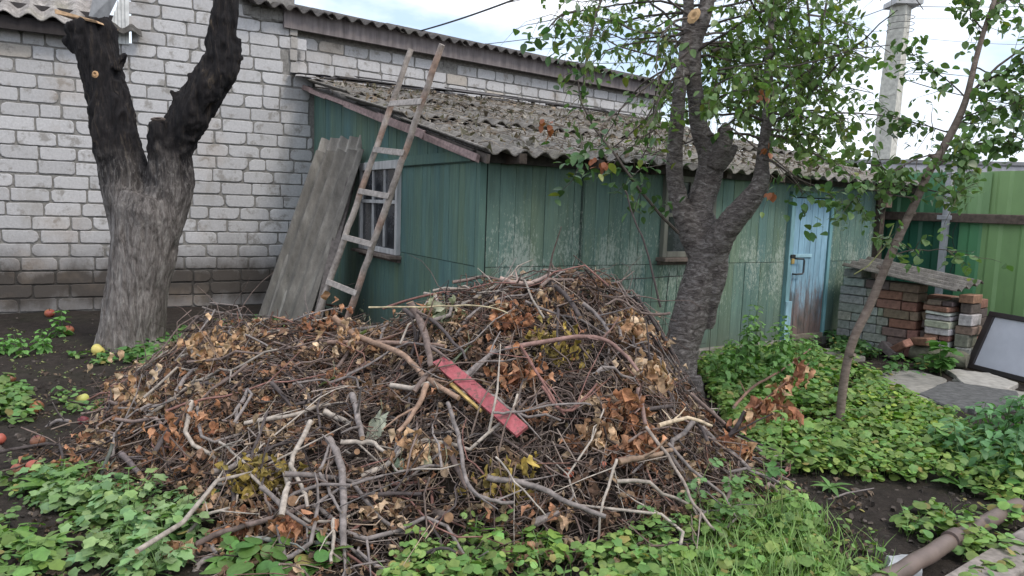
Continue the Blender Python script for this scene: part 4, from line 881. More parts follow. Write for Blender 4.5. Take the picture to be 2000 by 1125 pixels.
# ---- cherry, centre right
D = 6.0; mb = MB(); c_ = lambda x, y, w_, d=0.: (x, y, w_, D+d)
limb(mb, [c_(1308, 830, 120), c_(1318, 770, 92), c_(1325, 710, 72), c_(1338, 650, 70), c_(1354, 590, 70), c_(1370, 540, 72), c_(1382, 505, 80), c_(1384, 475, 84)])
QA = limb(mb, [c_(1372, 520, 50), c_(1352, 460, 52), c_(1330, 410, 40), c_(1319, 360, 34), c_(1318, 300, 32, -.03), c_(1322, 230, 29, -.08), c_(1328, 170, 26, -.1), c_(1336, 110, 24, -.05), c_(1343, 50, 22), c_(1345, -10, 21), c_(1335, -120, 18, .1), c_(1310, -260, 13, .2), c_(1290, -420, 7, .4)])
QB = limb(mb, [c_(1385, 520, 60, .05), c_(1380, 460, 58, .05), c_(1366, 410, 52, .05), c_(1384, 350, 52, .05), c_(1388, 305, 50, .05), c_(1366, 250, 36, .05), c_(1360, 200, 33), c_(1353, 140, 31), c_(1355, 85, 32), c_(1372, 40, 30), c_(1385, -20, 27), c_(1410, -150, 20, -.2), c_(1430, -320, 13, -.4), c_(1450, -480, 6, -.5)])
QC = limb(mb, [c_(1390, 520, 50, -.05), c_(1404, 472, 56, -.12), c_(1430, 432, 52, -.2), c_(1462, 395, 44, -.25), c_(1484, 358, 34, -.25), c_(1490, 310, 24, -.25), c_(1496, 250, 21, -.25), c_(1501, 190, 19, -.25), c_(1502, 110, 17, -.2), c_(1510, 20, 14, -.1), c_(1525, -100, 11, 0), c_(1560, -260, 6, .1)])
limb(mb, [c_(1395, 320, 46), c_(1412, 288, 34, -.08), c_(1416, 258, 30, -.10), c_(1408, 246, 22, -.1)]); limb(mb, [c_(1405, 320, 34), c_(1425, 300, 24, -.05), c_(1438, 284, 10, -.05)])
limb(mb, [c_(1385, 640, 16, -.02), c_(1404, 530, 34, -.1), c_(1412, 488, 24, -.08)])
limb(mb, [c_(1300, 740, 50, -.1), c_(1270, 790, 34, -.2), c_(1240, 820, 16, -.3)]); limb(mb, [c_(1350, 740, 40, -.1), c_(1368, 800, 24, -.2), c_(1380, 840, 12, -.25)])
def disp2(c):
    x, y, z = c; a = mnoise.noise((x*6, y*6, z*4)); b = mnoise.noise((x*22, y*22, z*26)); e = mnoise.noise((x*30, y*30, z*70))
    k = 1. if z < 1.7 else .45
    return .013*a*k+.006*b*k+.0035*e*k
tp = P(1316, 780, D); cherry = thing('cherry_tree', (tp[0], tp[1], 0), 'leaning cherry tree with three stems and loose leafy crown before the green shed', 'tree')
CI = Matrix.Translation(-cherry.location)
remeshed('trunk', mb, .011, BARK2, cherry, disp2, cherry.location, 3)
cutface(1355, 31, 20, 34, D-.16, -.6, (.50, .33, .18), cherry)
def gap_ok(q):      # gaps the photograph shows in the crown (evaluated once, as a 3D density field)
    x, y, d = proj(q)
    if y > 420: return False
    if y < -30: return RS.rand() < .3
    dens = np.interp(x, [1000, 1060, 1110, 1200, 1300, 1420, 1560, 1640, 1720, 1790, 1840], [.0, .3, .5, .72, .6, 1., 1., .8, .55, .15, .0])
    lim = np.interp(x, [1040, 1150, 1250, 1300, 1420, 1480, 1600, 1700, 1800], [150, 215, 280, 290, 200, 290, 330, 300, 200])
    if x < 1300: dens *= np.interp(y, [0, 130, 190, 260], [1, .8, .8, .8])
    if y > lim: dens *= .22
    return RS.rand() < dens*.84
tw, lf = MB(), MB(); GREEN = (.14, .225, .075)
seeds = []
for Q, lo in ((QA, .52), (QB, .45), (QC, .42)):
    q, r = Q; n = len(q)
    for k in range(24):
        i = int(RS.uniform(lo, .99)*n); i = min(i, n-1); a = RS.uniform(0, 6.28); seeds.append((q[i], np.array([math.cos(a), math.sin(a)*.9, RS.uniform(-.15, .55)]), RS.uniform(.8, 1.7), .012))
# branches read off the photograph: start px, end px, depths
for (x0, y0, d0, x1, y1, d1) in ((1345, 90, 5.9, 1150, 60, 5.4), (1335, 150, 5.9, 1180, 190, 5.3), (1340, 60, 6, 1090, -10, 5.2), (1180, -30, 5.4, 1130, 180, 5.2), (1130, 20, 5.4, 1050, 80, 5.2), (1340, 120, 6, 1200, 260, 5.6), (1320, 240, 5.8, 1190, 300, 5.4),
    (1500, 190, 5.7, 1640, 140, 5.3), (1505, 100, 5.8, 1700, 60, 5.4), (1495, 250, 5.7, 1620, 310, 5.4), (1505, 60, 5.8, 1620, 230, 6.2), (1490, 310, 5.7, 1580, 360, 5.5), (1510, 20, 5.8, 1760, 130, 6.1), (1500, 150, 5.8, 1420, 230, 6.4),
    (1410, 260, 5.9, 1500, 180, 6.5), (1390, 100, 6, 1460, 60, 6.6), (1365, 180, 6, 1450, 240, 6.4), (1500, 120, 5.7, 1600, 20, 5.2), (1560, -40, 5.8, 1660, 180, 5.6), (1620, -60, 5.8, 1700, 240, 5.7), (1500, 220, 5.7, 1680, 240, 5.3), (1380, 30, 6, 1250, 40, 6.6), (1350, 70, 6, 1270, 160, 6.8)):
    a, b = P(x0, y0, d0), P(x1, y1, d1); seeds.append((a, b-a+up*.12, np.linalg.norm(b-a)*1.05, .011))
for (s_, d_, l_, r_) in seeds: crown(tw, lf, s_, d_, l_, r_, .066, 19, GREEN, accept=gap_ok, droop=.7, sublen=.38, clump=3)
# the long bare lower branch that hangs left of the trunk, and the one ending on the roof
for pts, r0 in (([(1325, 455, 5.95), (1290, 420, 5.7), (1245, 365, 5.5), (1200, 300, 5.4), (1160, 250, 5.4), (1135, 200, 5.3), (1125, 130, 5.3)], .013), ([(1345, 100, 5.9), (1250, 180, 5.8), (1180, 240, 5.6), (1150, 290, 5.5)], .008), ([(1500, 300, 5.7), (1560, 350, 5.6), (1610, 370, 5.5), (1640, 400, 5.4)], .006), ([(1130, 240, 5.3), (1140, 300, 5.25), (1120, 350, 5.25), (1095, 375, 5.3)], .004), ([(1310, 318, 5.6), (1250, 330, 5.5), (1200, 380, 5.5)], .004), ([(1490, 300, 5.7), (1430, 250, 5.6), (1405, 262, 5.9)], .008)):
    pp = np.array([P(*q) for q in pts]); tw.tube(pp, np.linspace(r0, r0*.35, len(pp)), 6, (.12, .10, .09))
    pos = []; 
    for k in range(len(pp)-1):
        for f in (.3, .7): pos.append(pp[k]+(pp[k+1]-pp[k])*f)
    for x in pos[2:]:
        for j in range(7):
            if RS.rand() < .6: 
                q = x+RS.normal(0, .045, 3); lf.inst(LT_OVAL[0], LT_OVAL[1], rotmats(RS.uniform(0, 6.28, 1), RS.normal(-.4, .5, 1), RS.normal(0, .4, 1), RS.uniform(.06, .09, 1)), [q], leaf_cols(1, (.07, .145, .055)))
for (px, py, d, n_, sp) in ((1245, 350, 5.45, 10, .06), (1240, 405, 5.5, 12, .07), (1300, 402, 5.6, 8, .05), (1140, 290, 5.3, 26, .12), (1180, 335, 5.4, 12, .08), (1560, 372, 5.5, 22, .12), (1610, 395, 5.4, 14, .09), (1590, 455, 5.2, 6, .05), (1145, 130, 5.3, 20, .12), (1270, 300, 5.5, 18, .12), (1060, 75, 5.2, 7, .05), (1035, 65, 5.2, 5, .04), (1085, 60, 5.2, 8, .05), (1100, 100, 5.2, 9, .06), (1120, 45, 5.2, 16, .09)):
    c = P(px, py, d); pos = c+RS.normal(0, sp, (n_, 3)); lf.inst(LT_OVAL[0], LT_OVAL[1], rotmats(RS.uniform(0, 6.28, n_), RS.normal(-.5, .5, n_), RS.normal(0, .4, n_), RS.uniform(.06, .095, n_)), pos, leaf_cols(n_, (.075, .15, .055), .3, .1))
for (px, py) in ((1160, 312), (1185, 318), (1478, 185), (1500, 290), (1505, 382), (1175, 325), (1072, 255), (1062, 238)):
    c = P(px, py, 5.4); pos = c+RS.normal(0, .02, (4, 3)); lf.inst(LT_WIDE[0], LT_WIDE[1], rotmats(RS.uniform(0, 6.28, 4), RS.normal(-1, .4, 4), RS.normal(0, .4, 4), RS.uniform(.04, .07, 4)), pos, np.array([(.32, .11, .05)]*4))
o = tw.build('branches', BRANCH, cherry); o.matrix_parent_inverse = CI
o = lf.build('crown', LEAFT, cherry, True); o.matrix_parent_inverse = CI; print('cherry faces', len(o.data.polygons))
# ---- sapling, right
mb = MB(); tw, lf = MB(), MB(); D = 5.1
S = [(1640, 850, 19, D), (1642, 800, 17, D), (1652, 720, 17, D), (1668, 660, 17, D), (1697, 600, 17, D), (1722, 540, 16, D), (1752, 470, 16, D), (1790, 390, 15, D), (1812, 340, 15, D), (1836, 300, 16, D), (1868, 240, 14, D), (1888, 190, 12, D), (1905, 120, 10, D), (1922, 60, 9, D), (1942, 0, 8, D), (1965, -90, 6, D), (1975, -200, 4, D)]
q, r = limb(mb, S, sides=12)
for k in range(12): i = int(RS.uniform(.1, .6)*len(q)); mb.tube([q[i]-.0*up, q[i]+np.array([RS.normal(0, 1), RS.normal(0, 1), .6])*.032], [r[i]*.8, r[i]*.45], 7, (.5, .5, .5))
tp = P(1640, 845, D); sap = thing('apple_sapling', (tp[0], tp[1], 0), 'slender leaning young apple tree with a bare brown stem at the right', 'tree'); SI = Matrix.Translation(-sap.location)
t = NT('sapling_bark'); n1 = t.noise(14, (1, 1, 2.5), 6, .7); SAPB = t.done(t.ramp(n1, (.3, (.10, .075, .062)), (.55, (.20, .155, .13)), (.75, (.28, .235, .20))), .8, t.bump(n1, .6, .008))
o = mb.build('trunk', SAPB, sap, True); o.matrix_parent_inverse = SI
for (x0, y0, x1, y1, dd_, ls) in ((1888, 185, 2005, 80, -.1, 16), (1838, 300, 1990, 240, -.3, 16), (1870, 240, 2000, 190, .2, 16), (1885, 190, 1800, 90, .2, 14), (1836, 300, 1700, 285, -.3, 14), (1812, 335, 1940, 320, -.4, 12), (1905, 120, 1995, 20, .3, 14), (1922, 60, 1850, 20, .2, 10), (1942, 10, 2040, -60, 0, 12), (1860, 260, 1760, 215, .3, 12), (1790, 395, 1715, 350, -.3, 8), (1800, 370, 1910, 375, -.3, 8), (1850, 280, 1960, 290, .1, 12), (1960, -70, 1900, -160, 0, 8), (1900, 130, 2010, 150, -.2, 14), (1740, 470, 1700, 465, -.2, 3), (1745, 500, 1880, 455, -.2, 4), (1790, 400, 1690, 320, -.2, 8), (1870, 240, 1990, 130, -.4, 14)):
    a, b = P(x0, y0, D), P(x1, y1, D+dd_); crown(tw, lf, a, b-a, np.linalg.norm(b-a)*1.05, .006, .060, ls+3, (.13, .22, .085), droop=.25, clump=2, sublen=.24, tmpl=LT_WIDE, yellow=.02)
a, b = P(1888, 190, D), P(2010, 85, D-.1); tw.tube([a, (a+b)/2+up*.03, b], [.012, .009, .006], 6, (.13, .10, .085))
p_ = [P(1790, 395, D), P(1750, 440, 5.0), P(1715, 490, 4.9), P(1690, 480, 4.85)]; tw.tube([P(1745, 440, D), P(1730, 480, 4.9), P(1695, 520, 4.8), P(1668, 536, 4.8)], .004, 5, (.16, .17, .07))
o = tw.build('branches', BRANCH, sap); o.matrix_parent_inverse = SI; o = lf.build('crown', LEAFT, sap, True); o.matrix_parent_inverse = SI
# ---- sunlit bushes far beyond the shed roof
for nm_, px0, px1, py0, py1, d, lab in (('far_bush', 1505, 1650, 292, 335, 17, 'low sunlit yellow-green bush showing above the far end of the shed roof'), ('far_bush', 1560, 1800, 305, 330, 21, 'darker hedge far behind the utility pole')):
    a, b = P(px0, py0, d), P(px1, py1, d); bs = thing(nm_, (a[0], d, 0), lab, 'bush'); lf = MB(); tk = MB(); K = 2600
    tt = RS.rand(K); X = a[0]+(b[0]-a[0])*tt; env = .75+.25*np.sin(tt*9+1)+.1*np.sin(tt*31); Z = RS.rand(K)**.6*a[2]*env; pos = np.stack([X, d+RS.normal(0, .5, K), Z], -1)
    lf.inst(LT_WIDE[0], LT_WIDE[1], rotmats(RS.uniform(0, 6.28, K), RS.normal(-.3, .7, K), RS.normal(0, .6, K), RS.uniform(.12, .24, K)), pos, leaf_cols(K, (.14, .20, .05) if nm_ and px0 == 1505 else (.07, .11, .04)))
    for k in range(8): x = a[0]+(b[0]-a[0])*(k+.5)/8; tk.tube([(x, d, 0), (x+RS.normal(0, .1), d, a[2]*.5), (x+RS.normal(0, .2), d, a[2]*.85)], [.04, .03, .01], 6, (.1, .08, .06))
    o = lf.build('crown', LEAF, bs, True); o.matrix_parent_inverse = Matrix.Translation(-bs.location); o = tk.build('stems', BRANCH, bs); o.matrix_parent_inverse = Matrix.Translation(-bs.location)
# ================================================================ the heap of cut branches
cols_ = [  # front base px, ridge (px,py,depth), back base px
 ((118, 900), (170, 812, 5.0), (150, 775)), ((210, 950), (240, 765, 5.15), (240, 735)), ((300, 1000), (330, 700, 5.2), (330, 715)), ((380, 1060), (400, 632, 5.2), (420, 705)),
 ((470, 1095), (480, 640, 5.0), (520, 705)), ((560, 1110), (560, 640, 4.9), (600, 715)), ((660, 1125), (650, 655, 4.9), (680, 725)), ((760, 1115), (760, 650, 4.8), (770, 735)),
 ((860, 1100), (850, 588, 4.7), (870, 745)), ((960, 1085), (950, 570, 4.7), (960, 750)), ((1060, 1080), (1050, 549, 4.75), (1060, 755)), ((1160, 1085), (1130, 540, 4.8), (1150, 760)),
 ((1260, 1095), (1200, 572, 4.85), (1230, 765)), ((1360, 1095), (1260, 625, 4.9), (1290, 790)), ((1450, 1050), (1310, 730, 4.8), (1340, 830)), ((1490, 970), (1360, 830, 4.4), (1400, 870)), ((1500, 920), (1420, 900, 4.1), (1470, 890))]
smp = []
rng = np.arange(0, len(cols_)-1+.01, .5)
for t_ in rng:
    i = int(min(t_, len(cols_)-2)); f = t_-i
    A = G(*cols_[i][0])*(1-f)+G(*cols_[i+1][0])*f; B = P(*cols_[i][1])*(1-f)+P(*cols_[i+1][1])*f; C_ = G(*cols_[i][2])*(1-f)+G(*cols_[i+1][2])*f
    for s_ in np.linspace(0, 1, 9):
        q = A+(B-A)*s_; smp.append((q[0], q[1], B[2]*(1-(1-s_)**1.35)))
    for s_ in (.33, .66, 1.): q = B+(C_-B)*s_; smp.append((q[0], q[1], B[2]*(1-s_**1.2)))
    for k_ in (.25, .6): q = A-(B-A)*k_; smp.append((q[0], q[1], -.1)); q = C_+(C_-B)*k_; smp.append((q[0], q[1], -.1))
smp = np.array(smp)
hx0, hx1, hy0, hy1, hs = -3.6, 2.6, 2.2, 6.8, .04
hgx, hgy = np.arange(hx0, hx1, hs), np.arange(hy0, hy1, hs); HX, HY = np.meshgrid(hgx, hgy)
W = 1/(((HX[..., None]-smp[:, 0])**2+(HY[..., None]-smp[:, 1])**2)+.004)**1.8; HG = (W*smp[:, 2]).sum(-1)/W.sum(-1)
smi = smp[smp[:, 2] > -.05]; DM = np.sqrt(((HX[..., None]-smi[:, 0])**2+(HY[..., None]-smi[:, 1])**2).min(-1)); HG = np.where(DM > .20, -.1, HG)
for i in range(HG.shape[0]):
    for j in range(HG.shape[1]): HG[i, j] += .05*mnoise.noise((HX[i, j]*3, HY[i, j]*3, 5))+.03*mnoise.noise((HX[i, j]*9, HY[i, j]*9, 5)) if HG[i, j] > .02 else 0
def ph(x, y):
    fx_, fy_ = (x-hx0)/hs, (y-hy0)/hs; i, j = int(fy_), int(fx_)
    if i < 0 or j < 0 or i >= HG.shape[0]-1 or j >= HG.shape[1]-1: return -.05
    a, b = fy_-i, fx_-j; return (HG[i, j]*(1-b)+HG[i, j+1]*b)*(1-a)+(HG[i+1, j]*(1-b)+HG[i+1, j+1]*b)*a
def on(px, py, lift=.02):
    r = ray(px, py); t_ = 1.6/r[1]
    while t_*r[1] < 9:
        q = CAM+r*t_
        if q[2] < max(ph(q[0], q[1]), 0.): return q+np.array([0, 0, lift])-r/np.linalg.norm(r)*lift
        t_ += .015
    return CAM+r*t_
def pn(x, y, e=.06): n_ = np.array([-(ph(x+e, y)-ph(x-e, y))/(2*e), -(ph(x, y+e)-ph(x, y-e))/(2*e), 1.]); return n_/np.linalg.norm(n_)
# added core of leaf litter, coloured near-black as the shade inside the heap
mb = MB(); HZ = HG*.93-.06; nxx = HG.shape[1]; ii = np.arange(HG.shape[0]-1)[:, None]*nxx+np.arange(nxx-1)[None]
for i in range(HZ.shape[0]):
    for j in range(HZ.shape[1]): HZ[i, j] += .035*mnoise.noise((HX[i, j]*15, HY[i, j]*15, 2))
mb.add(np.stack([HX, HY, HZ], -1).reshape(-1, 3), np.stack([ii, ii+1, ii+nxx+1, ii+nxx], -1).reshape(-1, 4), (.5, .5, .5))
mat_core = NT('litter_shade'); n1 = mat_core.noise(25, detail=8, rough=.75); LITTER_SHADE = mat_core.done(mat_core.ramp(n1, (.35, (.012, .010, .008)), (.6, (.04, .030, .022)), (.75, (.10, .07, .05))), .95, mat_core.bump(n1, 1., .03))
mb.build('litter_shade_core', LITTER_SHADE, smooth=True, label='leaf litter core under the heaped branches, coloured dark as inner shade', cat='leaf litter', kind='stuff')
PAL = [(.155, .128, .120), (.22, .19, .175), (.115, .088, .082), (.19, .115, .098), (.30, .25, .205), (.065, .053, .052), (.26, .235, .225)]; PW = np.array([.27, .17, .19, .10, .06, .15, .06]); PW = PW/PW.sum()
def rnd_surface():
    while True:
        x, y = RS.uniform(-3.3, 2.1), RS.uniform(2.7, 6.2); h = ph(x, y)
        if h > -.0 and (h > .04 or RS.rand() < .6):
            if y > 5.4 and RS.rand() < .5: continue
            return x, y, h
def stick(mb, c, az, L, r0, col, bend=.25, segs=5, sides=4, lift=0., tilt=0., ends=None):
    # polyline that follows the heap surface loosely
    d = np.array([math.cos(az), math.sin(az), 0]); s_ = np.array([-d[1], d[0], 0]); b = RS.normal(0, bend); b2 = RS.normal(0, bend*.5); pts = []
    n_ = pn(c[0], c[1]); dd3 = d-n_*(d@n_); dd3 /= np.linalg.norm(dd3); s3 = np.cross(n_, dd3)
    for k in range(segs+1):
        t_ = k/segs-.5; q = np.array([c[0], c[1], c[2]])+dd3*t_*L+s3*(b*t_*t_+b2*math.sin(t_*9))*L+n_*(lift+tilt*t_*L)+RS.normal(0, .006+r0*.3, 3); pts.append(q)
    pts = np.array(pts); 
    for q in pts:
        hh = max(ph(q[0], q[1]), 0)+.004
        if q[2] < hh-.05: q[2] = hh-.05+RS.uniform(0, .03)
        if q[2] > hh+.15: q[2] = hh+.15
    mb.tube(pts, np.linspace(r0, r0*.45, segs+1), sides, col, capcol=ends if ends is not None else np.array(col)*1.3); return pts
def twigs(mb, K, Lr, rr, lr, zfrac=1.):
    for k in range(K):
        x, y, h = rnd_surface(); col = np.array(PAL[RS.choice(len(PAL), p=PW)])*RS.uniform(.3, 1.35)*(1.0, .92, .84)
        r0 = RS.uniform(*rr); L = RS.uniform(*Lr); az = RS.normal(0, .95)
        p = stick(mb, (x, y, max(h, 0)), az, L, r0, col, .28, 5, 4, RS.uniform(*lr), RS.normal(0, .28))
        if RS.rand() < .35:
            q = p[3]; d = (p[4]-p[2]); d = d/np.linalg.norm(d)+RS.normal(0, .6, 3); mb.tube([q, q+d*L*.15, q+d*L*.3+RS.normal(0, .02, 3)], [r0*.6, r0*.45, r0*.3], 3, col, cap=False)
mb = MB(); twigs(mb, 3600, (.12, .6), (.0022, .0058), (-.05, .045)); twigs(mb, 2400, (.06, .28), (.0014, .0032), (-.02, .05))
mb.build('brushwood', BRANCH, smooth=True, label='tangle of thin grey and brown twigs filling the heap', cat='brushwood', kind='stuff')
# dry leaves
LD = []
for k in range(4):
    V, fs = leaf_t(RS.uniform(.20, .36), RS.uniform(.3, .8), RS.uniform(.5, 1.2), 5, .7); V = V.copy(); V[:, 2] += .13*np.sin(V[:, 1]*9+k)+RS.normal(0, .03, len(V)); V[:, 0] += .12*np.sin(V[:, 1]*4+k*2); LD.append((V, fs))
def dryleaves(mb, pos, size=(.03, .075), tone=None, pit=(0, .7), yaw=None):
    K = len(pos); pos = np.asarray(pos)
    if K == 0: return
    pal = np.array(tone if tone is not None else [(.26, .16, .10), (.34, .23, .15), (.17, .10, .07), (.42, .31, .21), (.11, .075, .055), (.30, .15, .085), (.22, .17, .11)])
    col = pal[RS.randint(0, len(pal), K)]*RS.uniform(.7, 1.3, (K, 1)); w_ = RS.randint(0, 4, K)
    for j in range(4):
        m_ = w_ == j; n_ = m_.sum(); 
        if n_: mb.inst(LD[j][0], LD[j][1], rotmats(RS.uniform(0, 6.28, n_), RS.normal(pit[0], pit[1], n_), RS.normal(0, .9, n_), RS.uniform(size[0], size[1], n_)), pos[m_], col[m_])
mb = MB(); pos = []
for k in range(9500):
    x, y, h = rnd_surface(); n_ = mnoise.noise((x*1.6, y*1.6, 8)); px_, _, _ = proj((x, y, h))
    if RS.rand() < np.clip(.55+n_*1.3, .12, 1.)*(1.15 if px_ < 560 else .8): pos.append((x, y, max(h, 0)+RS.uniform(-.01, .065)))
dryleaves(mb, pos, (.024, .056))
for k in range(300):
    x, y, h = rnd_surface(); c = np.array([x, y, max(h, 0)+RS.uniform(.0, .05)]); n_ = RS.randint(6, 20); base_t = [(.30, .20, .13), (.22, .13, .08), (.38, .28, .19), (.16, .10, .07), (.33, .17, .10)][RS.randint(5)]
    dryleaves(mb, c+RS.normal(0, RS.uniform(.02, .06), (n_, 3))*np.array([1, 1, .5]), (.028, .07), [base_t, tuple(np.array(base_t)*.7), tuple(np.array(base_t)*1.25)], (-.5, .9))
pos = []
for k in range(3200): 
    q = G(RS.uniform(60, 1700), RS.uniform(720, 1130)); pos.append(q+RS.uniform(.005, .02)*up)
dryleaves(mb, pos, (.015, .045), [(.14, .10, .075), (.09, .065, .05), (.2, .15, .11), (.06, .05, .042)], (0, .25))
mb.build('dry_leaves', DRY, label='curled brown dead leaves caught in the heap and on the soil', cat='dead leaves', kind='stuff')
# hanging bunches of withered leaves (px, py, n, spread px, tone)
TAN = [(.42, .26, .15), (.50, .34, .21), (.33, .19, .11), (.56, .42, .29)]; RUST = [(.36, .17, .09), (.45, .24, .14), (.27, .12, .07)]; PALE = [(.34, .37, .24), (.27, .33, .20), (.42, .42, .30), (.2, .27, .13)]; OCH = [(.30, .22, .06), (.22, .17, .06), (.38, .28, .08)]
BUN = [(1225, 660, 70, 38, TAN, 'large tan bunch of withered leaves hanging near the right top of the heap', 1.), (1252, 745, 60, 36, TAN, 'tan withered leaves on the right slope of the heap, below the largest bunch', 1.), (1292, 770, 30, 26, TAN, 'withered leaves hanging against the foot of the cherry trunk', 1.), (1165, 860, 26, 24, TAN, 'curled beige leaf bunch right of the red board', 1.), (1250, 890, 36, 34, RUST, 'rusty leaf bunch low on the right slope of the heap', 1.),
 (1215, 815, 40, 40, RUST, 'rust brown leaves in the middle of the right slope', 1.), (885, 585, 40, 36, RUST, 'reddish brown leaf bunch on the crest above the red board', .9), (740, 640, 34, 40, PALE, 'wilted pale green leaf cluster at the foot of the ladder', 1.3), (812, 600, 22, 30, PALE, 'pale wilted leaves left of the reddish crest bunch', 1.2), (868, 628, 16, 22, PALE, 'folded grey green leaves below the crest', 1.3),
 (640, 650, 44, 50, RUST, 'brown seedy leaf bunch at the left end of the ladder foot', .7), (690, 690, 50, 60, TAN, 'beige crumpled leaves in the saddle left of the crest', .8), (1000, 640, 30, 30, RUST, 'brown leaf bunch in the middle of the heap crest', .9), (1150, 520, 30, 60, TAN, 'thin brown leaves on the top twigs of the heap', .7), (1230, 560, 24, 50, RUST, 'sparse brown leaves on the bare twigs before the shed window', .6),
 (500, 950, 60, 50, OCH, 'yellowish leaf tangle behind the celandine', .8), (1060, 670, 20, 26, OCH, 'yellow withered leaves near the heap crest', .8), (985, 955, 34, 50, OCH, 'yellow withered leaves under the red board', .7), (430, 700, 60, 60, TAN, 'beige crumpled leaves on the left shoulder of the heap', .8), (270, 800, 70, 70, TAN, 'tan leaves strewn over the left end of the heap', .8),
 (820, 900, 36, 46, TAN, 'crumpled beige leaves left of the red board end', .9), (1080, 610, 24, 40, TAN, 'beige leaves on the rear crest beside the cherry', .8), (365, 860, 60, 60, RUST, 'brown leaf litter bunch low on the left part of the heap', .7), (555, 1040, 14, 16, RUST, 'orange brown leaves hanging over the bottom log', 1.), (460, 1040, 16, 18, RUST, 'orange brown leaf bunch beside the celandine', 1.1), (1100, 690, 30, 40, OCH, 'olive brown leaves right of the heap centre', .7), (1015, 740, 36, 50, RUST, 'brown drooping leaves right of the red board top', .8), (350, 1090, 14, 16, TAN, 'light brown dead leaf under the celandine', 1.5)]
for (px, py, n_, sp, tone, lab, sc_) in BUN:
    n_ = int(n_*1.7)
    c = on(px, py, .05); d = c[1]; mb = MB(); s_ = sp*d/F*.62; pos = c+RS.normal(0, 1, (n_, 3))*np.array([s_, s_*.5, s_*.8]); dryleaves(mb, pos, (.042*sc_, .095*sc_), tone, (-1.1, .45))
    t_ = thing('withered_leaf_bunch', c, lab, 'dead leaves'); o = mb.build('leaves', DRY, t_, True); o.matrix_parent_inverse = Matrix.Translation(-t_.location); mb = MB()
    for k in range(5): a = c+RS.normal(0, s_*.5, 3)+up*s_*.9; mb.tube([a, c+RS.normal(0, s_*.6, 3), c+RS.normal(0, s_*.7, 3)-up*s_*.7], [.004, .003, .0015], 4, (.2, .14, .10), cap=False)
    o = mb.build('stem', BRANCH, t_); o.matrix_parent_inverse = Matrix.Translation(-t_.location)
# single large wilted leaves
def lobed(n=5, R0=1., seed=0, droop=.25):
    V = [(0, .0, 0)]; m_ = 44; rs = np.random.RandomState(seed)
    for k in range(m_):
        a = (k/(m_-1)-.5)*2*2.75; r = R0*(.62+.38*abs(math.cos(a*n/5.5*1.0))**1.2)*(1-.25*abs(a)/2.75)*(1+.06*((k % 2)*2-1)); x, y = math.sin(a)*r*.8, math.cos(a)*r*.9+.25; V.append((x, y, -droop*(x*x+y*y)+.05*math.sin(a*5)))
    return np.array(V), [(0, k+1, k) for k in range(1, m_)]
for (px, py, w_, yaw, pit, col, lab) in ((742, 832, 66, 2.6, -.75, (.44, .47, .36), 'large pale grey-green lobed leaf left of the red board'), (912, 696, 52, 1.9, -.5, (.30, .35, .25), 'folded grey-green leaf right of the upright stick'), (838, 610, 40, .6, -.4, (.28, .33, .20), 'pale green leaf above the upright stick'), (780, 920, 30, 3.1, -.8, (.25, .33, .24), 'small grey-green leaf in the lower middle of the heap'), (660, 628, 44, 2.2, -.5, (.30, .33, .22), 'long wilted leaf beside the ladder foot'), (720, 660, 44, 1.2, -.2, (.36, .40, .26), 'wilted pale leaf on the crest left of the upright stick'), (865, 622, 34, 3., -1., (.24, .31, .20), 'hanging dull green leaf right of the upright stick'), (650, 755, 38, 1.6, -.3, (.24, .28, .17), 'dull olive leaf on the left slope of the heap'), (835, 915, 22, 3.3, -1.1, (.36, .34, .22), 'narrow straw-coloured leaf below the red board'), (868, 930, 26, 3., -1.1, (.40, .29, .20), 'pointed tan leaf below the red board')):
    V, fs = lobed(seed=px); c = on(px, py, .05); s_ = w_*c[1]/F*.75; mb = MB(); mb.inst(V, fs, rotmats(np.array([yaw]), np.array([pit]), np.array([.2]), [s_]), [c], [col]); V2 = [(0, .25*s_, 0)]
    mb.tube([c, c+np.array([.01, 0, .04]), c+np.array([.0, .01, .09])], .002, 4, (.3, .3, .2)); mb.build('wilted_leaf', LEAF if col[1] > col[0] else DRY, smooth=False, label=lab, cat='leaf')
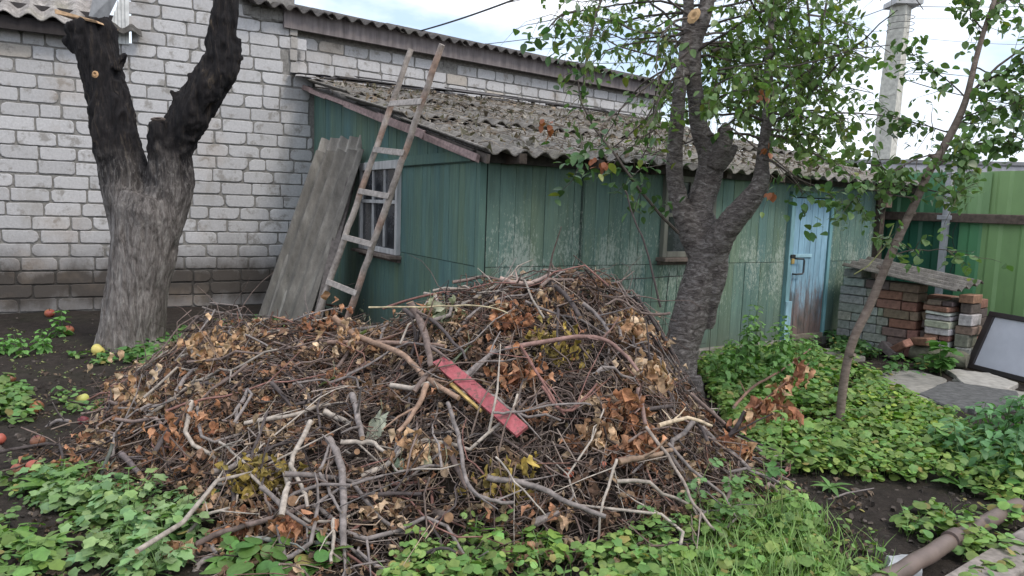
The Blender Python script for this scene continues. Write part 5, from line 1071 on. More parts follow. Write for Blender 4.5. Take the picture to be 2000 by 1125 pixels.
# branches one can point at
GRY, BRN, RED_, PAL_, DRK, TAN_ = (.20, .175, .165), (.165, .125, .110), (.20, .105, .088), (.33, .29, .25), (.075, .062, .060), (.30, .20, .145)
HERO = [([(800, 590), (820, 655), (836, 709), (842, 752)], 15, BRN, 'thick brown stick standing upright above the red board', .10),
 ([(650, 618), (685, 680), (711, 690), (742, 704), (793, 723), (816, 756), (850, 787), (895, 812)], 12, TAN_, 'long tan branch curving down from the ladder foot to the red board', .09),
 ([(641, 881), (664, 915), (671, 973), (671, 1031), (669, 1095)], 16, GRY, 'upright forked grey log in the lower left middle of the heap', .06),
 ([(950, 957), (1022, 967), (1071, 985), (1123, 1014), (1181, 1034)], 12, GRY, 'long smooth grey bough along the lower front of the heap', .06),
 ([(875, 817), (886, 852), (901, 915), (906, 973), (927, 1005), (970, 1014), (1003, 1017)], 9, GRY, 'grey branch bending like a hook below the red board', .08),
 ([(869, 880), (895, 939), (912, 975)], 12, BRN, 'short thick brown branch joining the hooked grey one', .05),
 ([(566, 930), (577, 953), (594, 985), (602, 1017)], 9, PAL_, 'pale peeled branch left of the forked log', .06),
 ([(623, 953), (641, 979), (652, 1011), (667, 1031)], 7, GRY, 'thin grey branch crossing the forked log from the left', .07),
 ([(623, 947), (635, 930), (642, 898)], 6, GRY, 'short grey twig rising to the top of the forked log', .07),
 ([(652, 1035), (652, 1089), (644, 1123)], 8, PAL_, 'pale grey stick pointing down left of the forked log foot', .05),
 ([(710, 988), (770, 984), (822, 985)], 9, DRK, 'straight dark branch lying level right of the forked log', .05),
 ([(385, 1062), (459, 1051), (508, 1043), (560, 1025), (602, 1008)], 12, BRN, 'reddish brown log along the bottom edge beside the celandine', .05),
 ([(483, 1064), (560, 1070), (648, 1076)], 10, (.20, .21, .19), 'lichen-spotted dark branch at the very bottom of the heap', .03),
 ([(664, 892), (710, 892), (724, 887), (750, 911)], 9, PAL_, 'pale kinked branch right of the forked log top', .07),
 ([(635, 826), (658, 838), (686, 850)], 12, PAL_, 'short thick pale stump left of the big pale leaf', .06),
 ([(688, 800), (698, 838), (707, 886)], 13, GRY, 'steep grey log with broken end beside the big pale leaf', .08),
 ([(832, 780), (826, 803), (805, 843), (776, 877)], 11, TAN_, 'tan branch slanting down right of the big pale leaf', .08),
 ([(479, 848), (540, 838), (594, 829), (623, 812), (670, 809)], 8, PAL_, 'light grey wavy branch left of the heap centre', .06),
 ([(430, 890), (450, 907), (502, 950)], 5, PAL_, 'thin pale twig above the yellowish leaf tangle', .07),
 ([(880, 582), (960, 552), (1060, 522), (1140, 492)], 6, GRY, 'long straight grey stick rising over the heap crest', .12),
 ([(1000, 545), (1077, 518), (1138, 492)], 5, PAL_, 'pale straight stick on the crest pointing up right', .13),
 ([(975, 572), (1010, 556), (1044, 554), (1075, 562)], 10, (.33, .25, .22), 'pinkish grey bent branch on the heap crest', .09),
 ([(1068, 572), (1090, 590), (1111, 610), (1132, 645)], 11, DRK, 'dark thick branch dropping from the crest', .08),
 ([(1135, 616), (1169, 640), (1189, 672)], 8, GRY, 'grey branch right of the dark crest branch', .07),
 ([(985, 722), (1054, 708), (1148, 691), (1200, 705), (1245, 765)], 9, (.24, .15, .13), 'long reddish branch arching over the middle right of the heap', .11),
 ([(1285, 878), (1340, 855), (1391, 833)], 8, (.52, .42, .30), 'freshly peeled cream stick poking out on the right', .12),
 ([(1207, 935), (1240, 928), (1268, 924), (1325, 905)], 12, (.20, .14, .10), 'half barked thick branch with orange side low on the right', .08),
 ([(1204, 930), (1190, 973), (1172, 1017), (1165, 1089)], 6, PAL_, 'pale thin stick reaching down to the weeds in front', .08),
 ([(1259, 869), (1297, 916), (1325, 962), (1351, 1025), (1392, 1074)], 7, (.28, .235, .20), 'long light brown stick slanting down the right front', .09),
 ([(967, 933), (1022, 1002), (1065, 1048)], 4, PAL_, 'thin pale stick slanting across the smooth grey bough', .10),
 ([(950, 861), (1037, 916), (1110, 960)], 5, BRN, 'thin brown stick passing under the lower end of the red board', .06),
 ([(1057, 800), (1085, 840), (1100, 855), (1125, 845), (1164, 795)], 6, RED_, 'reddish twig bent into a V right of the red board', .12),
 ([(960, 862), (1005, 863), (1089, 840), (1152, 846)], 5, GRY, 'long thin grey twig across the end of the red board', .14),
 ([(1245, 790), (1252, 820), (1259, 860)], 10, (.22, .15, .13), 'steep mauve brown branch on the right slope', .08),
 ([(1042, 1037), (1066, 1028), (1091, 1017)], 14, GRY, 'split grey stump at the front foot of the heap', .04),
 ([(900, 772), (935, 740), (968, 712)], 11, GRY, 'short grey log lying behind the top of the red board', .08),
 ([(1015, 719), (1049, 777), (1100, 858)], 6, RED_, 'straight red-brown stem right of the short grey log', .12),
 ([(40, 1000), (150, 976), (180, 980), (187, 950), (222, 916)], 9, (.15, .16, .14), 'crooked lichen-grey branch rising out of the celandine', .14),
 ([(237, 903), (273, 943)], 12, (.17, .14, .135), 'flat dark piece of wood behind the celandine', .05),
 ([(77, 848), (113, 830), (137, 838)], 8, GRY, 'short grey branch at the far left end of the heap', .05),
 ([(365, 1040), (400, 1030), (450, 1018)], 7, PAL_, 'pale stick just above the bottom log', .06),
 ([(400, 1066), (415, 1090), (435, 1120)], 11, BRN, 'short brown stick under the bottom log', .02),
 ([(1405, 892), (1430, 852), (1455, 804)], 10, DRK, 'dark upright branch on the right end of the heap', .10),
 ([(1430, 840), (1460, 800), (1500, 775), (1545, 745), (1580, 712)], 5, (.2, .12, .09), 'thin twig carrying withered leaves out to the right', .16),
 ([(610, 590), (700, 605), (760, 618)], 3.5, RED_, 'thin reddish twig in front of the ladder feet', .16), ([(395, 600), (440, 615), (520, 632), (610, 640)], 4, GRY, 'thin grey twig sticking out left of the heap shoulder', .10),
 ([(640, 690), (760, 690), (870, 700)], 9, (.29, .2, .16), 'thick pinkish branch running level left of the upright stick', .07), ([(715, 520), (700, 560), (672, 620)], 4.5, PAL_, 'pale twig leaning against the right ladder rail', .18),
 ([(802, 520), (792, 560), (800, 600)], 4, PAL_, 'short pale twig standing above the upright stick', .16), ([(1310, 612), (1250, 618), (1205, 628), (1180, 650)], 5, BRN, 'broken branch with a cream splintered tip by the cherry trunk', .16),
 ([(1258, 470), (1235, 420), (1222, 372)], 4, DRK, 'thin dark twig standing up in front of the shed boards', .0), ([(720, 600), (830, 600), (940, 650), (990, 668)], 3.5, (.4, .34, .22), 'straw-coloured thin stem over the heap crest', .16)]
for (pts, w_, col, lab, lift) in HERO:
    if 'standing up in front' in lab: q = np.array([P(x, y, 4.9) for x, y in [(1290, 600), (1272, 520), (1258, 470), (1235, 420), (1222, 372)]])
    else: q = np.array([on(x, y, lift) for x, y in pts])
    dp = q[:, 1].copy(); ok = [ph(v[0], v[1]-.12) > -.02 for v in q] if 'standing up in front' not in lab else [True]*len(q)
    if any(ok) and not all(ok):
        gi = [i for i, o_ in enumerate(ok) if o_]
        for i in range(len(q)):
            if not ok[i]: q[i] = P(pts[i][0], pts[i][1], dp[min(gi, key=lambda g_: abs(g_-i))]-.02)
    for k in range(1, len(q)-1): q[k] = q[k]*.7+(q[k-1]+q[k+1])*.15       # ease depth jumps
    n = len(q); t_ = np.linspace(0, n-1, (n-1)*4+1); i = np.clip(t_.astype(int), 0, n-2); f = (t_-i)[:, None]; g = lambda k: q[np.clip(k, 0, n-1)]
    z = .5*((2*g(i))+(-g(i-1)+g(i+1))*f+(2*g(i-1)-5*g(i)+4*g(i+1)-g(i+2))*f**2+(-g(i-1)+3*g(i)-3*g(i+1)+g(i+2))*f**3); z += RS.normal(0, .0022, z.shape)
    r0 = w_*np.median(q[:, 1])/F/2*1.05; mb = MB(); cl = np.array([np.array(col)*RS.uniform(.82, 1.18) for _ in z]); mb.tube(z, np.linspace(r0*1.08, r0*.72, len(z)), 9, cl, capcol=(.36, .24, .15) if w_ > 7 else (.3, .25, .2), wob=.06)
    for k in range(2 if w_ > 4 else 1):
        j = RS.randint(2, len(z)-2) if len(z) > 5 else 1; d = (z[j]-z[j-1]); d = d/np.linalg.norm(d)+RS.normal(0, .7, 3)+np.array([0, -.2, .3]); l = RS.uniform(.05, .2)
        mb.tube([z[j], z[j]+d*l*.5, z[j]+d*l+RS.normal(0, .01, 3)], [r0*.45, r0*.35, r0*.2], 6, cl[j])
    mb.build('branch', BRANCH, smooth=True, origin=q[0], label=lab, cat='branch')
KINDS = [('grey', GRY, 'bare grey branch lying tangled in the heap', 'grey branches in the heap'), ('brown', BRN, 'brown barked branch lying tangled in the heap', 'brown branches in the heap'), ('dark', DRK, 'dark damp branch sunk in the heap', 'dark branches in the heap'), ('red', RED_, 'thin reddish branch lying in the heap', 'reddish branches in the heap'), ('pale', PAL_, 'pale peeled branch lying in the heap', 'pale branches in the heap')]
for k in range(235):
    kd = KINDS[RS.choice(5, p=[.34, .27, .17, .12, .10])]; x, y, h = rnd_surface()
    while y > 5.3: x, y, h = rnd_surface()
    L = RS.uniform(.3, 1.05); r0 = RS.uniform(.006, .015)*(.7 if kd[0] == 'red' else 1); mb = MB(); col = np.array(kd[1])*RS.uniform(.8, 1.2)
    p = stick(mb, (x, y, max(h, 0)+.01), RS.normal(0, .9), L, r0, col, .22, 8, 7, RS.uniform(-.01, .06), RS.normal(0, .2), (.34, .22, .14))
    for j in range(RS.randint(1, 4)):
        i = RS.randint(2, 8); d = p[i]-p[i-1]; d = d/np.linalg.norm(d)+RS.normal(0, .55, 3); l = L*RS.uniform(.1, .3); mb.tube([p[i], p[i]+d*l*.5+RS.normal(0, .01, 3), p[i]+d*l+RS.normal(0, .02, 3)], [r0*.5, r0*.4, r0*.2], 5, col)
    mb.build('branch', BRANCH, smooth=True, origin=p[0], label=kd[2], cat='branch', group=kd[3])
# loose sprigs that stand out against the shed above the crest
for (px, py, n_) in ((1180, 545, 12), (1240, 560, 12), (1120, 535, 8), (680, 640, 9), (1215, 620, 8), (880, 600, 6), (430, 650, 8), (1000, 560, 8)):
    c = on(px, py, .02); mb = MB(); tw_ = mb
    for k in range(n_): grow(mb, c+RS.normal(0, .08, 3), RS.normal(0, 1, 3)+up*.9, RS.uniform(.2, .52), .004, 5, .2, .25, np.array((.16, .12, .105))*RS.uniform(.6, 1.5), 4)
    lb = {1180: 'right of the pale crest stick', 1240: 'in front of the shed window', 1120: 'at the highest point of the heap', 680: 'by the ladder feet', 1215: 'behind the large tan bunch', 880: 'by the reddish crest bunch', 430: 'on the left shoulder of the heap', 1000: 'in the middle of the crest'}[px]
    mb.build('twig_sprig', BRANCH, origin=c, label='bare fine twigs sticking up '+lb, cat='twigs')
# withered leaves along the twig on the right
mb = MB(); pos = []
for (a, b) in (((1455, 815), (1500, 775)), ((1500, 775), (1578, 712)), ((1470, 800), (1400, 870)), ((1500, 790), (1570, 800)), ((1440, 860), (1460, 880))):
    for k in range(26): f = RS.rand(); q = P(a[0]+(b[0]-a[0])*f, a[1]+(b[1]-a[1])*f, 3.95); pos.append(q+RS.normal(0, .022, 3))
dryleaves(mb, pos, (.05, .085), RUST+TAN[:2], (-1.0, .5)); t_ = thing('withered_leaf_bunch', P(1500, 780, 3.95), 'long spray of rust coloured leaves reaching out over the weeds at right', 'dead leaves'); o = mb.build('leaves', DRY, t_, True); o.matrix_parent_inverse = Matrix.Translation(-t_.location)
mb = MB(); mb.tube([P(1405, 890, 3.95), P(1450, 820, 3.95), P(1500, 775, 3.95), P(1580, 710, 3.95)], [.008, .006, .005, .003], 6, (.2, .11, .08)); mb.tube([P(1490, 785, 3.95), P(1570, 802, 3.95)], .003, 5, (.2, .11, .08)); o = mb.build('stem', BRANCH, t_); o.matrix_parent_inverse = Matrix.Translation(-t_.location)
# red board and the splintered yellow wood beside it
a, b = on(858, 752, .13), on(1018, 892, .12); dq = b-a; L_ = np.linalg.norm(dq); dq /= L_; nb2 = pn((a[0]+b[0])/2, (a[1]+b[1])/2)+np.array([0, -.5, .3]); nb2 -= dq*(nb2@dq); nb2 /= np.linalg.norm(nb2); sd2 = np.cross(nb2, dq)
t = NT('red_paint'); n1 = t.noise(30, (1, 1, 1), 6, .75); n2 = t.noise(12, (3, .8, 3), 6, .7)
REDP = t.done(t.mix(t.ramp(n1, (.51, 0.), (.60, .85)), t.ramp(n2, (.3, (.28, .06, .07)), (.7, (.44, .12, .135))), (.13, .07, .06)), .6, t.bump(n1, .6, .004), spec=.4)
mb = MB(); w_ = .036; n = 14; V = []
for k in range(n+1):
    f = k/n; c = a+dq*L_*f; e = RS.uniform(-.002, .002)
    for (s_, h_) in ((-1, -.010), (1, -.010), (1, .010), (-1, .010)): V.append(c+sd2*(s_*w_+e)+nb2*h_+(dq*RS.uniform(-.02, .02) if k == 0 else 0))
fs = [(4*k+i, 4*k+(i+1) % 4, 4*k+4+(i+1) % 4, 4*k+4+i) for k in range(n) for i in range(4)]+[(3, 2, 1, 0), (4*n, 4*n+1, 4*n+2, 4*n+3)]
mb.add(V, fs, (.4, .05, .07)); mb.build('red_board', REDP, label='weathered red painted board lying slanted on the front of the heap', cat='board')
mb = MB(); c = (a+b)/2; mb.rbox(a+dq*L_*.42+sd2*-.052-nb2*.012, dq*L_*.20, sd2*.007, nb2*.010, .003, (.48, .34, .13), 0, .004); mb.build('wood_splinter', WOODX, label='yellow splintered strip of wood along the left side of the red board', cat='wood strip')
for k, f in enumerate((.12, .33, .58, .86)):
    c = a+dq*L_*f+nb2*.022; az = RS.normal(0, .5); d = sd2*math.cos(az)+dq*math.sin(az); l = RS.uniform(.10, .22); mb = MB(); mb.tube([c-d*l-nb2*.06, c-d*.05+nb2*.002, c+d*.06+nb2*.001, c+d*l-nb2*.04], [.005, .0045, .004, .0025], 6, (.16, .12, .10)); mb.build('twig', BRANCH, smooth=True, origin=c, label='thin brown twig lying across the '+('top end', 'upper middle', 'lower middle', 'bottom end')[k]+' of the red board', cat='twig')
# sawn ends
for (px, py, r_, lab) in ((876, 1037, .022, 'small sawn log end with orange face at the front foot of the heap'), (862, 1032, .0, ''), (697, 906, .014, 'cut branch end facing front right of the forked log'), (572, 1004, .024, 'short sawn log facing front above the bottom log')):
    if not r_: continue
    c = on(px, py, .06); tdir = (CAM-c)/np.linalg.norm(CAM-c)+RS.normal(0, .2, 3); mb = MB(); mb.tube([c-tdir*.16, c-tdir*.05, c], [r_*.9, r_, r_], 14, (.14, .11, .095), capcol=(.24, .145, .085)); mb.build('sawn_log', BRANCH, smooth=False, label=lab, cat='log')
# ================================================================ weeds, grass, seedlings, apples
def inpoly(x, y, poly):
    c = False; n = len(poly)
    for i in range(n):
        x0, y0 = poly[i]; x1, y1 = poly[(i+1) % n]
        if (y0 > y) != (y1 > y) and x < (x1-x0)*(y-y0)/(y1-y0)+x0: c = not c
    return c
def scatter(poly, dens, hmax=.10):
    g = np.array([G(x, y)[:2] for x, y in poly]); lo, hi = g.min(0), g.max(0); gp = [tuple(v) for v in g]; K = int(dens*(hi-lo).prod()); out = []
    for k in range(K):
        x, y = RS.uniform(lo[0], hi[0]), RS.uniform(lo[1], hi[1])
        if not inpoly(x, y, gp): continue
        n_ = mnoise.noise((x*2.2, y*2.2, 4))
        if RS.rand() > np.clip(.75+n_*1.5, .15, 1): continue
        h = max(ph(x, y), 0)
        if h > hmax: continue
        out.append((x, y, h+soil_h(x, y)))
    return np.array(out)
def disc_t(lobes=0, amp=0., n=14, cup=.15, wd=1.):
    V = [(0, .5, 0)]
    for k in range(n): a = k*2*math.pi/n-math.pi/2; r = .5*(1+amp*math.cos(lobes*(a-math.pi/2))) if lobes else .5; V.append((math.cos(a)*r*wd, .5+math.sin(a)*r, cup*(math.cos(a)**2)*.5-.12*(math.sin(a)+1)))
    return np.array(V), [(0, 1+k, 1+(k+1) % n) for k in range(n)]
LT_ROUND = disc_t(); LT_LOBE = disc_t(5, .13, 20, .2, .95); LT_CEL = disc_t(5, .17, 25, .30, 1.0); LT_NET = leaf_t(.30, .28, .22, 5, .55); LT_LONG = leaf_t(.13, .5, .35, 6, .35); LT_THIS = leaf_t(.20, .4, .3, 8, 1.1)
GRN = (.19, .315, .075)
def plantlets(mb, pts, base, size=(.022, .05), hgt=(.02, .11), nl=(3, 5), tm=LT_ROUND, var=.3, spread=.035):
    P_, Y, I, S_, C_ = [], [], [], [], []; sm = []
    for (x, y, z) in pts:
        h = RS.uniform(*hgt); n = RS.randint(nl[0], nl[1]+1); a0 = RS.uniform(0, 6.28); s_ = RS.uniform(*size)*(1.5 if RS.rand() < .08 else 1); t_ = RS.uniform(1-var, 1+var); top = np.array([x+RS.normal(0, .01), y+RS.normal(0, .01), z+h]); sm.append((np.array([x, y, z-.01]), top))
        for j in range(n):
            a = a0+j*6.283/n+RS.normal(0, .25); P_.append(top+np.array([-math.sin(a), math.cos(a), 0])*s_*.15+RS.normal(0, spread*.25, 3)); Y.append(a); I.append(RS.normal(-.12, .28)); S_.append(s_*RS.uniform(.75, 1.2)); C_.append(np.array(base)*t_*RS.uniform(.8, 1.2)*np.array([RS.uniform(.8, 1.3), 1, 1]) if RS.rand() > .035 else np.array((.32, .28, .09))*RS.uniform(.5, 1.1))
    K = len(P_)
    if K: mb.inst(tm[0], tm[1], rotmats(np.array(Y), np.array(I), RS.normal(0, .25, K), np.array(S_)), np.array(P_), np.array(C_))
    for a, b in sm[::2]: mb.tube([a, b], [.0016, .0012], 3, (.12, .2, .06), cap=False)
Z1 = [(1355, 720), (1440, 695), (1560, 690), (1640, 705), (1700, 735), (1740, 775), (1830, 815), (1900, 850), (2000, 870), (2250, 900), (2250, 990), (1960, 990), (1850, 950), (1700, 950), (1600, 935), (1500, 930), (1450, 870), (1400, 800)]
Z2 = [(780, 1100), (900, 1068), (1000, 1062), (1100, 1090), (1250, 1075), (1400, 1020), (1480, 950), (1560, 975), (1590, 1040), (1700, 1090), (1760, 1180), (700, 1230)]
mb = MB()
plantlets(mb, scatter(Z1, 850), GRN, (.020, .046)); plantlets(mb, scatter(Z1, 160), (.15, .27, .07), (.035, .065), (.05, .17), (3, 5), LT_LOBE)
plantlets(mb, scatter([(1640, 780), (1740, 775), (1830, 815), (1880, 850), (1800, 870), (1660, 860)], 500), (.22, .36, .06), (.025, .05), (.05, .13))
plantlets(mb, scatter(Z2, 800), (.19, .315, .09), (.016, .038), (.01, .09)); plantlets(mb, scatter(Z2, 220), (.17, .29, .075), (.028, .055), (.04, .13), (3, 5), LT_LOBE)
mb.build('ground_cover', LEAF, smooth=True, label='low bright green clover and weeds covering the soil on the right and in front', cat='ground cover', kind='stuff')
mb = MB()
for z, d_, b_, s_, h_, tm in (([(-150, 900), (130, 905), (300, 960), (360, 1100), (200, 1200), (-200, 1200)], 330, (.13, .24, .07), (.02, .04), (.01, .06), LT_ROUND), ([(230, 705), (330, 662), (420, 640), (545, 632), (545, 662), (430, 690), (370, 705), (280, 722)], 260, (.10, .22, .06), (.04, .07), (.02, .12), LT_ROUND),
    ([(125, 690), (215, 690), (225, 722), (130, 722)], 140, (.10, .22, .06), (.03, .05), (.01, .06), LT_ROUND), ([(-40, 755), (55, 755), (65, 830), (-40, 830)], 260, (.15, .27, .08), (.04, .06), (.02, .10), LT_LOBE), ([(110, 765), (190, 765), (200, 815), (120, 815)], 200, (.15, .27, .08), (.03, .05), (.01, .07), LT_ROUND),
    ([(1880, 1090), (2000, 1040), (2250, 1040), (2250, 1200), (1850, 1200)], 420, (.15, .26, .07), (.03, .05), (.01, .08), LT_ROUND), ([(1735, 990), (1840, 985), (1860, 1065), (1760, 1070)], 420, (.15, .26, .07), (.025, .045), (.01, .08), LT_ROUND), ([(1640, 985), (1730, 980), (1740, 1040), (1650, 1050)], 90, (.15, .26, .07), (.02, .035), (.01, .04), LT_ROUND),
    ([(1850, 990), (1960, 985), (2000, 1040), (1890, 1060)], 120, (.15, .26, .07), (.02, .04), (.01, .05), LT_ROUND), ([(440, 1085), (640, 1085), (660, 1190), (420, 1190)], 300, (.10, .21, .05), (.05, .075), (.02, .09), LT_ROUND), ([(1600, 660), (1640, 660), (1720, 705), (1640, 705)], 500, (.07, .16, .05), (.03, .06), (.03, .16), LT_LOBE),
    ([(1700, 1000), (1900, 960), (2000, 980), (1800, 1100)], 60, (.2, .27, .1), (.010, .018), (.0, .02), LT_ROUND), ([(0, 640), (600, 690), (400, 800), (0, 900)], 60, (.2, .25, .1), (.008, .018), (.0, .015), LT_ROUND), ([(1730, 715), (1850, 712), (1850, 740), (1730, 745)], 240, (.08, .18, .05), (.03, .06), (.03, .13), LT_LOBE), ([(1975, 1000), (2000, 985), (1990, 1040), (1930, 1050)], 300, (.15, .26, .07), (.03, .05), (.05, .12), LT_ROUND)):
    p_ = scatter(z, d_); 
    if len(p_): plantlets(mb, p_, b_, s_, h_, (3, 5), tm)
for (px, py) in ((1835, 1050), (1880, 1075), (1960, 1030), (1900, 1060)):     # small weeds growing up between pipe and plank
    c = G(px, py); plantlets(mb, [c+np.append(RS.normal(0, .04, 2), 0) for _ in range(9)], (.16, .28, .07), (.03, .045), (.06, .13))
mb.build('scattered_weeds', LEAF, smooth=True, label='thin patches of small weeds on the bare soil', cat='ground cover', kind='stuff')
# grass
def grass(mb, pts, hr, col, wd=.0035):
    for (x, y, z) in pts:
        h = RS.uniform(*hr); a = RS.uniform(0, 6.28); d = np.array([math.cos(a), math.sin(a), 0]); s_ = np.array([-d[1], d[0], 0])*wd*RS.uniform(.6, 1.4); b = RS.uniform(.2, .8); V = []; c = np.array(col)*RS.uniform(.7, 1.3)
        for k in range(4): t_ = k/4; q = np.array([x, y, z-.005])+d*h*b*t_*t_+up*h*(t_-b*.35*t_*t_); V += [q-s_*(1-t_*.5), q+s_*(1-t_*.5)]
        V.append(np.array([x, y, z])+d*h*b+up*h*(1-b*.35)); mb.add(V, [(0, 1, 3, 2), (2, 3, 5, 4), (4, 5, 7, 6), (6, 7, 8)], c)
mb = MB(); grass(mb, scatter([(1380, 1060), (1500, 1000), (1620, 1040), (1740, 1100), (1750, 1200), (1300, 1200)], 2600), (.07, .22), (.19, .31, .09)); grass(mb, scatter(Z1, 130), (.05, .15), (.12, .23, .07)); grass(mb, scatter(Z2, 500), (.05, .16), (.14, .25, .08)); grass(mb, scatter([(1740, 1000), (1860, 990), (1860, 1060), (1760, 1070)], 500), (.05, .13), (.16, .27, .08))
mb.build('grass', LEAF, label='tufts of long green grass along the bottom edge', cat='grass', kind='stuff')
# single plants
def plant(name, c, label, cat, group=None): t_ = thing(name, c, label, cat, group); return t_, Matrix.Translation(-t_.location)
def fin(mb, name, mat, t_, I, smooth=True): o = mb.build(name, mat, t_, smooth); o.matrix_parent_inverse = I; return o
def nettle(c, h, base=(.11, .22, .065), ls=.095, lab='', grp=None, name='nettle', tm=LT_NET):
    t_, I = plant(name, c, lab, 'nettle' if name == 'nettle' else 'plant', grp); st, lv = MB(), MB(); lean = RS.normal(0, .10, 2)
    for s_ in range(RS.randint(2, 4)):
        b0 = np.array(c)+np.append(RS.normal(0, .05, 2), 0); hh = h*RS.uniform(.7, 1.05); pp = [b0+np.array([lean[0]*t*hh+RS.normal(0, .004), lean[1]*t*hh, hh*t]) for t in np.linspace(0, 1, 8)]; st.tube(pp, np.linspace(.005, .002, 8), 5, (.10, .17, .06), cap=False)
        n = max(5, int(hh/.045)); 
        for k in range(1, n+1):
            t = k/n; q = b0+np.array([lean[0]*t*hh, lean[1]*t*hh, hh*t]); a0 = k*1.57+s_; s2 = ls*(1.15-.55*t)*RS.uniform(.85, 1.15)
            for j in (0, 1) if k < n else range(4):
                a = a0+j*(math.pi if k < n else 1.57)+RS.normal(0, .2); pit = RS.normal(-.15-.5*(1-t), .2); d = np.array([-math.sin(a), math.cos(a), 0]); lv.inst(tm[0], tm[1], rotmats(np.array([a]), np.array([pit]), RS.normal(0, .2, 1), [s2]), [q+d*.02], [np.array(base)*RS.uniform(.75, 1.4)*(1+.35*t)])
    fin(st, 'stem', BRANCH, t_, I); fin(lv, 'leaves', LEAF, t_, I)
for (px, py, h) in ((1420, 735, .30), (1450, 720, .42), (1478, 725, .5), (1505, 735, .48), (1530, 742, .42), (1555, 740, .34), (1435, 760, .36), (1468, 762, .42), (1500, 770, .36), (1540, 775, .26), (1405, 765, .28), (1380, 745, .22), (1565, 720, .2), (1590, 712, .2)): nettle(G(px, py), h*1.2, lab='dark leafy nettle in the patch between the cherry trunk and the shed door', grp='nettles in front of the shed door')
for (px, py, h) in ((1880, 900, .28), (1905, 880, .33), (1935, 895, .38), (1965, 905, .42), (1995, 900, .45), (1925, 930, .30), (1960, 945, .34), (1995, 950, .36), (1850, 890, .2), (2030, 930, .45), (2060, 900, .45), (1980, 870, .38), (2020, 960, .36), (2090, 960, .4), (1940, 860, .28)): nettle(G(px, py), h, (.080, .180, .070), .10, 'tall dark green nettle in the patch at the right edge', 'nettles at the right edge')
# left seedlings
for (px, py, h, lab) in ((112, 660, .26, 'leafy seedling nearest the walnut trunk, under the red apple by the wall'), (75, 680, .22, 'second leafy seedling from the walnut trunk'), (35, 695, .18, 'small leafy seedling at the left edge below the wall'), (10, 690, .14, 'tiny leafy seedling cut by the left edge'), (88, 690, .14, 'low leafy seedling in front of the taller two')): nettle(G(px, py), h, (.12, .26, .07), .10, lab, None, 'seedling', LT_OVAL)
# greater celandine, bottom left
def celandine(c, n, L, base, lab, tm=LT_CEL, nm='celandine', ls=.041, grp=None):
    n = int(n*1.6) if nm == 'celandine' else n
    t_, I = plant(nm, c, lab, 'plant', grp); st, lv = MB(), MB()
    for k in range(n):
        a = RS.uniform(0, 6.28); el = RS.uniform(.35, 1.25); l = L*RS.uniform(.6, 1.1); d = np.array([math.cos(a)*math.cos(el), math.sin(a)*math.cos(el), math.sin(el)]); pts = []; 
        for t in np.linspace(0, 1, 6): pts.append(np.array(c)+d*l*t-up*l*.22*t*t)
        st.tube(pts, np.linspace(.003, .0015, 6), 4, (.14, .24, .08), cap=False); yaw = math.atan2(-d[0], d[1]); cc_ = np.array(base)*RS.uniform(.72, 1.3)*np.array([RS.uniform(.9, 1.25), 1, RS.uniform(.8, 1.15)])
        for (t, sd) in ((.55, 1), (.55, -1), (.78, 1), (.78, -1), (1., 0)):
            i = int(t*5-.001); q = pts[i]+(pts[min(i+1, 5)]-pts[i])*(t*5-i); y_ = yaw+sd*1.25+RS.normal(0, .12); s_ = ls*(1.25 if sd == 0 else .9 if t > .6 else .75)*RS.uniform(.85, 1.15)
            lv.inst(tm[0], tm[1], rotmats(np.array([y_]), RS.normal(-.1, .22, 1), RS.normal(0, .2, 1), [s_]), [q], [cc_*RS.uniform(.9, 1.1)])
    fin(st, 'stems', BRANCH, t_, I); fin(lv, 'leaves', LEAF, t_, I)
CB = (.19, .325, .135)
for (px, py, n, L, lab) in ((250, 1010, 26, .26, 'pale blue-green celandine clump with scalloped leaves, rising highest beside the crooked branch'), (160, 985, 20, .22, 'blue-green celandine clump left of the crooked lichen branch'), (320, 1050, 24, .24, 'blue-green celandine clump nearest the bottom log'), (235, 1090, 20, .22, 'lowest blue-green celandine clump at the bottom edge left'), (370, 1010, 14, .20, 'celandine clump tucked against the heap'), (120, 950, 12, .18, 'small celandine beside the dandelion'), (310, 1120, 16, .2, 'celandine clump below the brown dead leaf')): celandine(G(px, py), n, L, CB, lab)
for (px, py, n, L, lab) in ((1060, 1100, 14, .16, 'broad-leaved weed in front of the split grey stump'), (1200, 1120, 12, .15, 'light green weed at the bottom edge below the pale thin stick'), (990, 1110, 10, .13, 'light green weed left of the split grey stump'), (1330, 1100, 12, .15, 'light green weed under the grass tufts'), (60, 1110, 12, .14, 'small yellow-green weed in the bottom left corner'), (20, 1060, 10, .12, 'small yellow-green weed at the left edge beside an orange apple')): celandine(G(px, py), n, L, (.14, .27, .065), lab, LT_LOBE, 'broad_leaf_weed', .05)
def rosette(c, n, L, base, lab, tm, el=(.15, .8), nm='dandelion'):
    t_, I = plant(nm, c, lab, 'plant'); lv = MB(); st = MB(); st.tube([np.array(c)-up*.02, np.array(c)+up*.03], [.008, .005], 6, (.12, .2, .08)); a0 = RS.rand()*6
    for k in range(n):
        a = a0+k*2.4; e = RS.uniform(*el); lv.inst(tm[0], tm[1], rotmats(np.array([a]), np.array([e]), RS.normal(0, .15, 1), [L*RS.uniform(.7, 1.1)]), [np.array(c)+up*.02], [np.array(base)*RS.uniform(.8, 1.25)])
    fin(st, 'crown', BRANCH, t_, I); fin(lv, 'leaves', LEAF, t_, I)
